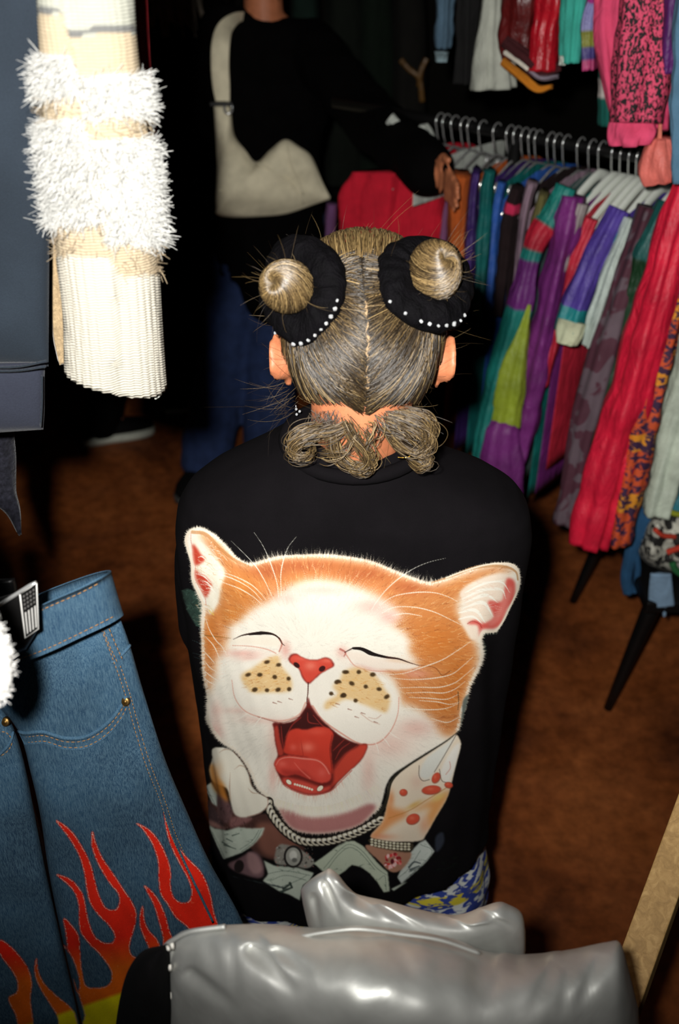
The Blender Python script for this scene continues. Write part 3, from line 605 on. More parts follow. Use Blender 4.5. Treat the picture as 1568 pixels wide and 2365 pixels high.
def patch(left, right, Y, bulge, n=60, m=50, wr=0., wscale=40, seed=0, edge=.5, back=None, yfn=None):
    """a stuffed panel between two picture outlines (same top-to-bottom order): front skin and back skin meeting at the rim"""
    Lp, Rp = spl(left, n), spl(right, n); u = np.linspace(0, 1, m); v = np.linspace(0, 1, n)
    px = Lp[:,None,0]+(Rp-Lp)[:,None,0]*u[None,:]; py = Lp[:,None,1]+(Rp-Lp)[:,None,1]*u[None,:]
    U, Vv = np.meshgrid(u, v); pr = (np.clip(4*U*(1-U), 0, 1)**edge)*(np.clip(4*Vv*(1-Vv), 0, 1)**edge)
    base = Y if np.isscalar(Y) else (Y[0]+(Y[1]-Y[0])*U)
    if yfn is not None: base = base+yfn(U, Vv)
    pts = np.stack([px.ravel(), py.ravel()], 1)/200.
    wv = wr*fbm(pts, wscale/10., seed, 4).reshape(n, m)*np.clip(pr*3, 0, 1)
    fr = np.array([P(a, b_, y_) for a, b_, y_ in zip(px.ravel(), py.ravel(), (base-bulge*pr+wv).ravel())])
    bb = bulge if back is None else back
    bk = np.array([P(a, b_, y_) for a, b_, y_ in zip(px.ravel(), py.ravel(), (base+bb*pr+.0015+wv*.3).ravel())])
    V = np.vstack([fr, bk]); g = gridfaces(n, m); N = n*m; fc = [tuple(f) for f in g]+[tuple(f[::-1]+N) for f in g]
    idx = np.arange(N).reshape(n, m); rim = np.concatenate([idx[0,:-1], idx[:-1,-1], idx[-1,:0:-1], idx[:0:-1,0]])
    for i in range(len(rim)): a, b_ = rim[i], rim[(i+1) % len(rim)]; fc.append((b_, a, a+N, b_+N))
    return V, fc, np.concatenate([U.ravel(), U.ravel()]), np.concatenate([Vv.ravel(), Vv.ravel()])
# ---------------------------------------------------------------- clothes rails on the far right
ZL, ZU = 1.325, 2.06
RA, RB = G(850,250,ZL), G(1480,362,ZL); RD = unit(RB-RA); RN = np.array((-RD[1], RD[0], 0)); RN = RN if RN[1] < 0 else -RN   # RN points to the aisle
E0, E1 = RA-RD*.25, RB+RD*.75
E0 = RA-RD*.12; U0, U1 = E0.copy(), E1.copy(); U0[2] = U1[2] = ZU
rk = thing('clothes_rail', 'black floor rail carrying the row of bright nylon jackets', 'rail', (E0[0], E0[1], 0))
mesh('bar', *tube(np.linspace(E0, E1, 6), .014, 12), MAT['black_metal'], rk)
for e in (RA+RD*.46, E1-RD*.03):
    mesh('post', *tube([(e[0],e[1],ZL), (e[0],e[1],.0)], .016, 10), MAT['black_metal'], rk)
    mesh('foot', *box((e[0],e[1],.012), (.40,.05,.024), [[RN[0],RN[1],0],[-RN[1],RN[0],0],[0,0,1]]), MAT['black_metal'], rk, False)
rk = thing('hanging_rail', 'black rail hung from the ceiling above the nylon jackets, holding sweatshirts', 'rail', tuple(U0))
mesh('bar', *tube(np.linspace(U0, U1, 6), .014, 12), MAT['black_metal'], rk)
for e in (U0+RD*.05, (U0+U1)/2, U1-RD*.05): mesh('drop_rod', *tube([(e[0],e[1],ZU), (e[0],e[1],3.11)], .008, 8), MAT['black_metal'], rk)
TAKEN = []
def hang_t(px, z, off, base=E0, end=E1, gap=.017):                   # where on the rail a shoulder seen at column px hangs, clear of its neighbours
    best = min(np.linspace(0, 1, 400), key=lambda t: abs(proj(base+(end-base)*t+RN*off+np.array((0,0,-.1)))[0]-px)); L = np.linalg.norm(end-base)
    free = lambda t: all(abs(t-q)*L >= gap for q, zz in TAKEN if zz == base[2])
    for k in range(200):
        for c in (best+k*.004/L, best-k*.004/L):
            if 0 <= c <= 1 and free(c): TAKEN.append((c, base[2])); return base+(end-base)*c
    return base+(end-base)*best
def hanger(h, kind, label, group, span=.19):
    t = thing('coat_hanger', label, 'hanger', tuple(h), group); m = MAT['white_plastic' if kind == 'white' else 'chrome']
    r = .0042 if kind == 'white' else .0028
    a = np.linspace(-.6, math.pi*1.05, 14); hk = np.array([h+RN*(.019*math.cos(x))+np.array((0,0,.019*math.sin(x))) for x in a[::-1]])
    hk = np.vstack([hk, h+RN*.010+np.array((0,0,-.03)), h+np.array((0,0,-.05))])
    mesh('hook', *tube(hk, .0019, 8), MAT['chrome'], t)
    q = np.array([h+RN*s*span+np.array((0,0,-.055-.075*abs(s)**1.3)) for s in np.linspace(-1, 1, 15)])
    if kind == 'white':
        rings = []; th = np.arange(10)*2*math.pi/10
        for p in q: rings.append(p+np.outer(np.cos(th), RD)*.0075+np.outer(np.sin(th), (0,0,1))*.014)
        mesh('shoulder_bar', *loft(rings), m, t)
    else:
        mesh('shoulder_bar', *tube(q, r, 8), m, t); mesh('trouser_bar', *tube([q[0], q[-1]], r, 8), m, t)
        for s in (3, 11):
            c = q[s]+np.array((0,0,-.012)); mesh('clip', *ellipsoid(c, (.013,.009,.020), [[RN[0],RD[0],0],[RN[1],RD[1],0],[0,0,1]], 8, 12), m, t)
    return t
JG = 'jackets on the floor rail'; UG = 'clothes on the taller rail'
def garment(name, label, cat, parts, hpx=None, hk='white', group=JG, off=.19, rails=(E0, E1), body=None, hlabel=None):
    """parts: (part name, path, widths, depth, bands, material key, dY start, dY end); a sleeve hangs in front of the body, the body hangs from the hanger"""
    h = hang_t(hpx if hpx else parts[0][1][0][0], ZL, off, *rails, gap=.017 if hk else 0.); Ys = (h+RN*off)[1]
    t = thing(name, label, cat, tuple(h), group)
    for i, (pn, path, wd, dp, bands, mk, d0, d1) in enumerate(parts):
        Yv = np.linspace(Ys+d0, Ys+d1, len(path))
        V, fc, c = strip(path, wd, Yv, dp, bands if isinstance(bands, list) else None, seed=len(bpy.data.objects), k=3+len(bpy.data.objects) % 4, fold=.16, crump=.0045, n=90, m=36)
        mesh(pn, V, fc, MAT[mk] if isinstance(mk, str) else mk, t, colors=c)
    if body:
        bc, zb, mk = body; rings = []; cs = []; th = np.arange(28)*2*math.pi/28; zt = h[2]-.06
        for s, z in zip(np.linspace(0, 1, 24), zt+(zb-zt)*np.linspace(0, 1, 24)**1.15):
            hw = .05+.15*min(1, s/.09)**.6; ctr = np.array((h[0], h[1], z-.055*min(1, s/.09)*0))
            rip = .0065+.0015*np.cos(5*th+s*3+h[0]*40)
            rings.append(ctr+np.outer(np.cos(th)*hw, RN)+np.outer(np.sin(th)*rip*min(1, .4+s*4), RD)); cs += [lin(bc)]*28
        V, fc = loft(rings); cs += [lin(bc)]*2
        mesh('body', V, fc, MAT[mk] if isinstance(mk, str) else mk, t, colors=cs)
    if hk: hanger(h, hk, f"{'white plastic' if hk == 'white' else 'chrome clip'} hanger holding the {' '.join(label.split()[:6]).rstrip(',')}", {'white': 'white hangers on the floor rail', 'chrome': 'chrome hangers on the floor rail'}[hk])
    if not hk: TAKEN.pop()
    return t
TE, PU, MG, LI, RE, CR, OR = (24,118,112), (86,40,128), (112,40,112), (130,146,40), (196,24,44), (206,206,186), (196,92,30)
# pattern materials
def patterned(name, base, marks, scale, stretch=(1,1,1), bands=None):
    m, n, b, _ = nt(name); v = coords(n, stretch)
    vo = node(n, 'ShaderNodeTexVoronoi', Scale=scale); n.links.new(v, vo.inputs['Vector'])
    nz = noise(n, v, scale*1.3, 2, .5, .8); col = base if not isinstance(base[0], (int, float)) else lin(base)
    f = ramp(n, nz, [(.48, (0,0,0)), (.53, (1,1,1))], 'LINEAR'); c = mixc(n, f, lin(base), lin(marks))
    if bands:
        sp = node(n, 'ShaderNodeSeparateXYZ'); n.links.new(coords(n), sp.inputs[0]); ma = node(n, 'ShaderNodeMath', operation='MULTIPLY'); n.links.new(sp.outputs[2], ma.inputs[0]); ma.inputs[1].default_value = bands[1]
        si = node(n, 'ShaderNodeMath', operation='SINE'); n.links.new(ma.outputs[0], si.inputs[0]); c = mixc(n, ramp(n, si.outputs[0], [(.55, (0,0,0)), (.7, (1,1,1))]), c, mixc(n, f, lin(bands[0]), lin(marks)))
    n.links.new(mixc(n, .5, c, ramp(n, noise(n, v, 15), [(.3, (.7,)*3), (.7, (1.1,)*3)]), 'MULTIPLY'), b.inputs['Base Color']); b.inputs['Roughness'].default_value = .8
    return m
M_leo = patterned('pink_animal_print_fleece', (214,70,104), (18,8,12), 150, (1,1,.6)); M_orange = patterned('orange_woven_print', (196,74,30), (52,22,56), 42, (1,1,1.6), ((214,138,26), 46))
M_mauve = patterned('mauve_patchwork_print', (74,34,48), (92,76,84), 14); M_tile = patterned('pale_blue_yellow_print', (206,210,206), (40,60,140), 34, (1,1,2.2), ((206,190,50), 70)); M_fur_white = fabric('ivory_knit', None, .95, 0, .12, 25, 700, .6, .2, .15)
J = 'hanging'
garment('nylon_jacket', 'deep violet jacket hanging between an orange sleeve and a teal jacket', 'jacket', [('sleeve', [(1100,392),(1092,450),(1086,560),(1080,700)], [22,26,24,20], .05, [(1,(58,34,96))], 'satin', 0, 0)], hk='chrome', body=((58,34,96),.55,'satin'))
garment('nylon_jacket', 'plain teal jacket hanging between a violet and a bright blue one', 'jacket', [('sleeve', [(1132,392),(1124,440),(1116,560),(1104,720)], [30,34,32,26], .05, [(1,(16,98,94))], 'satin', 0, 0)], hk='chrome', body=((16,98,94),.55,'satin'))
garment('nylon_jacket', 'bright blue narrow jacket hanging beside the plain teal one', 'jacket', [('sleeve', [(1160,420),(1150,470),(1142,540),(1128,700)], [24,26,22,18], .05, [(1,(40,84,160))], 'satin', 0, 0)], hk='chrome', body=((40,84,160),.55,'satin'))
garment('wool_coat', 'black coat with a pink patch, hanging behind the bright blue jacket', 'coat', [('sleeve', [(1196,430),(1182,480),(1168,560),(1150,720)], [26,30,30,26], .05, [(.12,(26,10,12)),(.2,(190,40,80)),(1,(26,10,12))], 'cotton', 0, 0)], hk='chrome', body=((26,10,12),.5,'cotton'))
garment('wool_coat', 'dusty pink-grey thin coat hanging beside an olive one', 'coat', [('sleeve', [(1230,420),(1216,470),(1204,540),(1188,700)], [22,24,20,16], .05, [(1,(142,118,132))], 'cotton', 0, 0)], hk='chrome', body=((142,118,132),.5,'cotton'))
garment('wool_coat', 'olive-grey narrow coat hanging beside the colour-block teal jacket', 'coat', [('sleeve', [(1256,445),(1246,480),(1232,540),(1210,700)], [26,26,22,18], .05, [(.3,(110,104,60)),(1,(66,88,86))], 'cotton', 0, 0)], hk='chrome', body=((66,88,86),.5,'cotton'))
garment('windbreaker', 'teal windbreaker with red and purple colour-block sleeve bands', 'jacket', [('sleeve', [(1306,430),(1275,500),(1245,548),(1228,590),(1214,650),(1196,730),(1158,860),(1122,990),(1096,1105)], [52,52,50,46,56,62,60,44,22], .05, [(.145,(22,120,110)),(.23,(176,26,48)),(.265,(24,120,112)),(.42,(96,34,104)),(1,(20,112,104))], 'satin', 0, -.06)], hk='white', body=((20,112,104),.5,'satin'))
garment('windbreaker', 'shiny magenta-purple windbreaker with a lime green panel and purple hem', 'jacket',
    [('sleeve', [(1322,452),(1303,540),(1275,670),(1248,800),(1226,900),(1206,1000),(1196,1060)], [62,64,58,58,62,56,44], .055, [(1,(116,40,114))], 'satin', 0, -.06),
     ('panel', [(1224,700),(1204,780),(1180,880),(1164,975),(1158,990),(1152,1060),(1146,1130)], [10,40,72,82,86,104,112], .04, [(.66,(138,154,42)),(1,(112,40,112))], 'satin', -.03, -.09)], hk='white', body=((116,40,114),.52,'satin'))
garment('windbreaker', 'red windbreaker with a thin grey piping strip, beside the magenta one', 'jacket', [('piping', [(1346,470),(1322,550),(1300,625)], [22,24,18], .03, [(1,(150,140,138))], 'satin', 0, -.02), ('sleeve', [(1368,505),(1330,600),(1298,720),(1274,820),(1262,885)], [30,36,34,26,14], .04, [(1,(190,38,58))], 'satin', 0, -.04)], hk='white', body=((190,38,58),.6,'satin'))
garment('windbreaker', 'violet and teal windbreaker with a cream sleeve cuff', 'jacket', [('sleeve', [(1430,482),(1388,565),(1348,655),(1322,725),(1312,765)], [52,62,66,62,56], .05, [(.80,(78,58,148)),(1,(20,124,128))], 'satin', 0, -.04), ('side_panel', [(1446,500),(1404,600),(1362,720),(1340,760)], [34,38,44,30], .04, [(1,(24,128,134))], 'satin', .01, -.02), ('cuff', [(1322,742),(1314,768),(1308,792)], [62,60,44], .04, [(1,(196,200,168))], 'cotton', -.07, -.08)], hk='white', body=((78,58,148),.6,'satin'))
garment('windbreaker', 'pale grey-white windbreaker sleeve hanging beside the violet and teal one', 'jacket', [('sleeve', [(1460,505),(1418,610),(1384,710),(1358,790)], [44,46,42,26], .05, [(1,(180,192,184))], 'satin', 0, -.03)], hk='white', body=((180,192,184),.7,'satin'))
garment('patchwork_coat', 'long dusty mauve patchwork coat hanging to the table height', 'coat', [('sleeve', [(1500,478),(1462,590),(1424,710),(1392,820),(1366,920),(1336,1040),(1306,1200)], [52,62,66,74,74,66,52], .06, None, M_mauve, 0, -.08)], hk='white', body=((74,34,48),.53,M_mauve))
garment('ski_jacket', 'long dark green jacket with a teal shoulder', 'jacket', [('sleeve', [(1548,470),(1492,590),(1450,740),(1412,900),(1376,1080)], [60,70,74,66,60], .06, [(.22,(24,84,80)),(1,(10,50,22))], 'satin', 0, -.06)], hk='white', body=((10,50,22),.53,'satin'))
garment('ski_jacket', 'narrow lime green jacket sleeve in front of the dark green jacket', 'jacket', [('sleeve', [(1552,545),(1518,620),(1488,710)], [22,34,26], .04, [(1,(120,160,16))], 'satin', 0, -.03)], hk='white', body=((120,160,16),.6,'satin'))
garment('ski_trousers', 'long coral red ski trousers with creased knees, hung full length', 'trousers', [('leg', [(1590,420),(1550,560),(1506,720),(1470,860),(1434,990),(1398,1110),(1362,1255)], [70,76,88,96,106,108,100], .06, [(1,(218,26,58))], 'satin', -.03, -.15)], hk='white', body=((218,26,58),.53,'satin'))
garment('woven_tunic', 'orange woven tunic with purple glyphs and yellow bands', 'tunic', [('panel', [(1600,470),(1568,610),(1532,780),(1498,930),(1462,1100),(1434,1245)], [50,62,68,70,66,50], .05, None, M_orange, -.03, -.14)], hk='white', body=((196,74,30),.53,M_orange))
garment('nylon_jacket', 'plain white long jacket hanging beside the orange woven tunic', 'jacket', [('sleeve', [(1660,620),(1600,860),(1556,1020),(1516,1175)], [80,90,90,60], .06, [(1,(190,200,182))], 'satin', 0, -.06)], hk='white', body=((190,200,182),.58,'satin'))
garment('nylon_jacket', 'teal jacket with a pink stripe hanging beyond the white long jacket', 'jacket', [('sleeve', [(1690,760),(1620,960),(1578,1090),(1552,1180)], [80,80,60,46], .05, [(.4,(50,126,140)),(.55,(190,90,130)),(1,(50,126,140))], 'satin', .02, -.03)], hk='white', body=((50,126,140),.58,'satin'))
# left end of the floor rail
garment('track_jacket', 'crimson track jacket with mauve stripes at the end of the floor rail', 'jacket',
    [('front', [(905,395),(905,450),(905,540),(900,680)], [190,240,250,250], .05, [(1,(186,16,40))], 'cotton', .045, .045), ('stripe', [(1040,440),(1030,500),(1018,600)], [14,16,16], .02, [(1,(122,74,110))], 'cotton', .0, .0), ('stripe', [(766,470),(762,520),(760,600)], [22,24,24], .03, [(1,(96,60,98))], 'cotton', .05, .05)], hpx=905, hk='chrome', body=((186,16,40),.6,'cotton'))
garment('corduroy_jacket', 'orange-brown corduroy jacket hanging beside the crimson track jacket', 'jacket', [('sleeve', [(1066,400),(1058,460),(1054,560),(1046,720)], [50,52,48,40], .05, [(1,(168,78,26))], 'cotton', 0, 0)], hk='chrome', body=((168,78,26),.6,'cotton'))
garment('cotton_shirt', 'pale grey shirt at the far end of the floor rail', 'shirt', [('sleeve', [(960,290),(965,330),(970,400)], [60,90,80], .04, [(1,(176,180,172))], 'cotton', .12, .12), ('collar', [(900,272),(930,300),(950,330)], [26,30,24], .03, [(1,(176,180,172))], 'cotton', .16, .14)], hpx=960, hk='chrome', body=((176,180,172),1.17,'cotton'))
for i, px in enumerate((1010,1044,1075,1108,1140,1172,1204,1238)):
    hanger(hang_t(px, ZL, .0), 'chrome', 'empty chrome clip hanger on the black rail of nylon jackets', 'empty chrome hangers on the floor rail', .15)
for i, px in enumerate((1335,1372,1424,1476,1510)):
    hanger(hang_t(px, ZL, .08), 'white', 'empty white plastic hanger on the black rail of nylon jackets', 'empty white hangers on the floor rail', .17)
# ---- taller rail
def upper(name, label, cat, parts, body=None):
    return garment(name, label, cat, parts, hk=None, group=UG, rails=(U0, U1), body=None, off=.16)
def up_hanger(px, what): hanger(hang_t(px, ZU, .1, U0, U1), 'white', 'white plastic hanger on the upper bar holding the '+what, 'white hangers on the taller rail', .16)
def full(path): return path
upper('denim_jeans', 'washed blue denim leg with a pale cuff hanging from the taller rail', 'jeans', [('leg', [(1040,-470),(1034,-200),(1028,0),(1022,108)], [40,40,36,34], .04, [(1,(74,98,116))], 'cotton', .15, .15), ('cuff', [(1021,118),(1019,142)], [34,32], .03, [(1,(130,150,156))], 'cotton', .14, .14)])
upper('knit_sweater', 'plain oatmeal sweater with a flared hem on the taller rail', 'sweater', [('body', [(1160,-480),(1152,-200),(1145,0),(1141,110),(1140,202)], [60,70,62,84,112], .05, [(1,(170,172,160))], 'cotton', .06, .04)])
upper('varsity_jacket', 'maroon and red leather varsity jacket with white and gold striped hem', 'jacket',
    [('body', [(1226,-480),(1212,-200),(1206,0),(1196,90),(1200,130)], [70,80,84,80,80], .05, [(1,(88,18,18))], 'leather', .0, .0),
     ('sleeve', [(1290,-480),(1280,-150),(1276,0),(1262,80),(1256,160)], [60,66,70,72,60], .045, [(1,(176,18,34))], 'leather', -.04, -.05),
     ('hem_stripe', [(1164,96),(1205,130),(1240,160),(1296,152)], [26,34,34,20], .03, [(1,(58,16,20))], 'cotton', -.02, -.06),
     ('hem_stripe', [(1168,122),(1198,142),(1222,162)], [13,15,12], .022, [(1,(206,200,186))], 'cotton', -.03, -.06),
     ('hem_stripe', [(1224,164),(1250,180),(1290,176)], [12,13,12], .022, [(1,(138,128,140))], 'cotton', -.06, -.08),
     ('hem_stripe', [(1162,142),(1200,172),(1240,204),(1274,200)], [16,18,16,10], .022, [(1,(184,112,22))], 'cotton', -.03, -.08)])
upper('fleece_pullover', 'turquoise fleece pullover hanging beside the varsity jacket', 'pullover', [('sleeve', [(1344,-480),(1334,-150),(1328,0),(1322,60),(1316,142)], [60,64,64,60,50], .05, [(1,(56,160,143))], 'cotton', -.04, -.06), ('cuff', [(1300,128),(1299,148)], [18,16], .02, [(1,(196,202,190))], 'cotton', -.08, -.08)])
upper('printed_shirt', 'magenta, violet and olive printed shirt beside the turquoise pullover', 'shirt', [('front', [(1390,-480),(1376,-100),(1372,0),(1362,50),(1360,160)], [44,44,40,46,40], .045, [(.78,(158,44,128)),(.86,(130,128,176)),(.92,(120,122,40)),(.96,(66,56,120)),(1,(178,60,112))], 'satin', -.06, -.10)])
upper('leopard_sweatshirt', 'bright pink sweatshirt with black animal-print sleeve and pink ribbed cuff', 'sweatshirt',
    [('body', [(1424,-480),(1414,-150),(1406,0),(1412,140),(1426,270)], [84,80,76,62,40], .06, [(1,(222,74,112))], 'cotton', -.06, -.14), ('sleeve', [(1520,-480),(1508,-200),(1500,0),(1486,130),(1466,284)], [110,130,134,130,108], .06, None, M_leo, -.12, -.22), ('cuff', [(1464,278),(1460,300),(1458,332)], [112,116,100], .045, [(1,(226,78,116))], 'cotton', -.215, -.22), ('hem', [(1530,150),(1528,220),(1522,300)], [60,54,40], .03, [(1,(214,66,106))], 'cotton', -.14, -.2)])
upper('satin_camisole', 'coral pink ruffled satin top hanging low beside the animal-print sleeve', 'top', [('strap', [(1530,-480),(1528,0),(1524,290),(1518,330)], [9,9,9,10], .006, [(1,(214,120,100))], 'satin', -.16, -.16), ('body', [(1526,318),(1522,350),(1520,385),(1524,412)], [50,78,86,74], .04, [(1,(226,116,104))], 'satin', -.16, -.16)])
upper('satin_shirt', 'dark purple satin shirt behind the animal-print sleeve', 'shirt', [('sleeve', [(1590,-480),(1576,-100),(1566,40),(1550,170)], [70,70,66,40], .05, [(1,(86,30,100))], 'satin', -.1, -.14)])
upper('denim_shirt', 'faded blue denim shirt hanging in front of the purple satin shirt', 'shirt', [('sleeve', [(1640,-480),(1604,-50),(1590,150),(1580,300),(1574,420)], [70,80,80,70,50], .05, [(1,(86,124,150))], 'cotton', -.18, -.24)])
upper('dark_jacket', 'teal track jacket with a white piped hem, half hidden behind the pink sweatshirt', 'jacket', [('sleeve', [(1408,-480),(1402,0),(1400,180),(1402,285)], [44,44,40,40], .04, [(.86,(16,92,82)),(.92,(206,196,190)),(1,(16,92,82))], 'cotton', .02, .0)])
upper('dark_jacket', 'black jacket hanging between the denim leg and the oatmeal sweater', 'jacket', [('body', [(1086,-480),(1082,-100),(1078,60),(1074,190)], [50,54,56,58], .05, [(1,(14,13,13))], 'cotton', .1, .1)])
for px, what in zip((1030,1080,1150,1230,1335,1400,1500,1560,1610), ('washed denim leg','plain black jacket','oatmeal sweater','varsity jacket','turquoise pullover','pink sweatshirt','coral satin top','purple satin shirt','faded denim shirt')): up_hanger(px, what)
# ---- dark coats along the back wall
BACK = 'dark coats along the back wall'
for i, (px, w_, c, lb) in enumerate(((790,90,(16,22,14),'very dark olive coat hanging in the shadows behind the arm'),(860,90,(12,26,14),'bottle green coat hanging in the shadows of the back wall'),(940,80,(22,20,16),'near-black coat with a dull gold strap on the back wall'),(700,70,(20,40,32),'dark teal scarf coat hanging above the shoulder of the bag carrier'))):
    t = thing('dark_coat', lb, 'coat', tuple(P(px, 100, 4.4)), BACK)
    V, fc, c_ = strip([(px,-160),(px+4,60),(px,250),(px-6,420)], [w_*.7,w_,w_*1.1,w_*1.1], 4.4, .1, [(1,c)], seed=i+40); mesh('body', V, fc, MAT['cotton'], t, colors=c_)
    if i == 2:
        for a in ([(925,138),(945,160),(968,182),(975,235)], [(985,135),(972,165),(968,200)]):
            V, fc, c_ = strip(a, 12, 4.2, .01, [(1,(120,84,34))]); mesh('strap', V, fc, MAT['leather'], t, colors=c_)
    h = P(px, -170, 4.4)
    mesh('hanger_hook', *tube([h, h+np.array((0,.3,.05)), (h[0],5.02,h[2]+.05)], .008, 6), MAT['black_metal'], t)
# ---------------------------------------------------------------- low table with a printed cloth, lower right
tp = np.array((.98, 2.02, .41)); tb = thing('low_table', 'low black table with tapered splayed legs under the hanging jackets', 'table', (tp[0],tp[1],0))
bevel(mesh('table_top', *box(tp, (.52,.58,.035)), MAT['black_metal'], tb, False), .006)
for sx, sy in ((-1,-1),(1,-1),(-1,1),(1,1)):
    a = tp+np.array((sx*.20, sy*.20, -.01)); b = np.array((tp[0]+sx*.268, tp[1]+sy*.235, 0.)); 
    if (sx, sy) == (-1,-1): b = G(1404,1636,0.)
    mesh('leg', *tube(np.linspace(a, b, 6), np.linspace(.024, .012, 6), 10), MAT['black_metal'], tb)
bd = thing('printed_scarf', 'crumpled white scarf with black and red scribble print on the low table', 'scarf', tuple(G(1530,1290,.43)))
V, fc, U_, V_ = patch([(1520,1180),(1490,1215),(1470,1265),(1492,1300),(1530,1318)], [(1640,1150),(1690,1200),(1700,1260),(1680,1310),(1640,1340)], 1.86, .09, 50, 50, .02, 60, 3)
mesh('cloth', V, fc, patterned('scribble_print', (196,194,180), (30,28,26), 30, (1,1.4,1)), bd)
for path, wd, c in (([(1512,1222),(1530,1236),(1560,1240)], 12, (190,60,40)), ([(1540,1276),(1555,1270),(1580,1262)], 14, (196,62,44)), ([(1545,1182),(1568,1188),(1600,1190)], 14, (140,146,40)), ([(1552,1300),(1562,1318),(1580,1330)], 16, (40,110,60))):
    V, fc, c_ = strip(path, wd, 1.765, .008, [(1,c)], n=20, m=10); mesh('print_patch', V, fc, MAT['cotton'], bd, colors=c_)
t = thing('denim_strap', 'dark blue denim strip dangling in front of the low table', 'strap', tuple(P(1450,1370,1.9)))
for nm_, path, wd in (('strip', [(1500,1100),(1484,1190),(1462,1260),(1446,1330),(1452,1370)], [40,46,32,26,26]), ('tail', [(1462,1250),(1472,1310),(1466,1366)], [16,16,12])):
    V, fc, c_ = strip(path, wd, 1.84, .012, [(1,(40,84,122))], seed=4); mesh(nm_, V, fc, MAT['cotton'], t, colors=c_)
t = thing('cloth_scrap', 'pale blue cloth scrap hanging below the low table top', 'cloth', tuple(P(1525,1420,1.74)))
for nm_, path, wd in (('flap', [(1526,1325),(1526,1370),(1528,1398)], [46,54,58]), ('tail', [(1534,1390),(1534,1420)], [14,8])):
    V, fc, c_ = strip(path, wd, 1.735, .01, [(1,(132,160,186))], seed=5, n=30); mesh(nm_, V, fc, MAT['cotton'], t, colors=c_)
# ---------------------------------------------------------------- people
def hand_parts(w_, d, side, palm_n, s=1.0, curl=.5):
    """palm and five fingers from wrist w_ along d; palm_n faces where the fingers curl to; side is the thumb side"""
    d, side, pn = unit(d), unit(side), unit(palm_n); ps = []
    pc = w_+d*.045*s; M_ = np.stack([side, pn, d], 1); ps.append(ellipsoid(pc, (.040*s,.016*s,.052*s), M_, 10, 14))
    for k, (o_, L) in enumerate(((.028,.074),(.010,.082),(-.010,.076),(-.028,.060))):
        a = w_+d*.085*s+side*o_*s; p0 = a
        for j, f in enumerate((.45,.32,.23)):
            ang = curl*(j+.4); q = p0+(d*math.cos(ang)+pn*math.sin(ang))*L*f*s; ps.append(capsule(p0, q, (.0092-.0008*j)*s, (.0086-.0009*j)*s, 8)); p0 = q
    a = w_+d*.028*s+side*.034*s; b = a+(d*.6+side*.65+pn*.3)*.036*s; c = b+(d*.85+side*.15+pn*.4)*.032*s
    ps += [capsule(a, b, .0125*s, .0105*s, 8), capsule(b, c, .010*s, .0085*s, 8)]
    return ps
def head_parts(c, M_, s=1.0, eo=0., ez=0.):
    """skull, jaw, nose, brow, lips and ears in the head frame M_ (columns right, forward, up)"""
    L = lambda *q: np.asarray(c)+np.asarray(M_)@(np.asarray(q, float)*s); ps = []
    ps.append(ellipsoid(L(0,-.008,.012), np.array((.074,.094,.100))*s, M_, 16, 24)); ps.append(ellipsoid(L(0,.026,-.045), np.array((.056,.062,.070))*s, M_, 14, 20))
    ps.append(ellipsoid(L(0,.070,-.095), np.array((.024,.020,.020))*s, M_)); ps.append(capsule(L(0,.084,.012), L(0,.104,-.022), .009*s, .014*s)); ps.append(capsule(L(-.03,.080,.028), L(.03,.080,.028), .011*s, .011*s))
    for q in (-1, 1):
        ps.append(ellipsoid(L(q*.030,.078,.008), np.array((.014,.010,.011))*s, M_)); ps.append(ellipsoid(L(q*.013,.100,-.026), np.array((.009,.010,.008))*s, M_))
        ea = np.linspace(-1.5, 2.4, 9); rim = [L(q*(.078+eo+.014*math.cos(a*.5)*1.0), -.004-.017*math.cos(a), .004+ez+(.030-eo*.9)*math.sin(a)) for a in ea]
        for i in range(8): ps.append(capsule(rim[i], rim[i+1], .0052*s, .0052*s, 8))
        ps.append(ellipsoid(L(q*(.080+eo*.8),-.002,ez), np.array((.007+eo*.5,.016,.027-eo*.8))*s, M_)); ps.append(ellipsoid(L(q*(.079+eo*.6),.010,-.030+eo+ez), np.array((.006,.008,.010))*s, M_))
    for z in (-.055,-.065): ps.append(capsule(L(-.016,.088,z), L(.016,.088,z), .0058*s, .0058*s))
    return ps
def limb(pts, rs): return [capsule(pts[i], pts[i+1], rs[i], rs[i+1]) for i in range(len(pts)-1)]
def rotx(a): c, s = math.cos(a), math.sin(a); return np.array(((1,0,0),(0,c,-s),(0,s,c)))
def rotz(a): c, s = math.cos(a), math.sin(a); return np.array(((c,-s,0),(s,c,0),(0,0,1)))
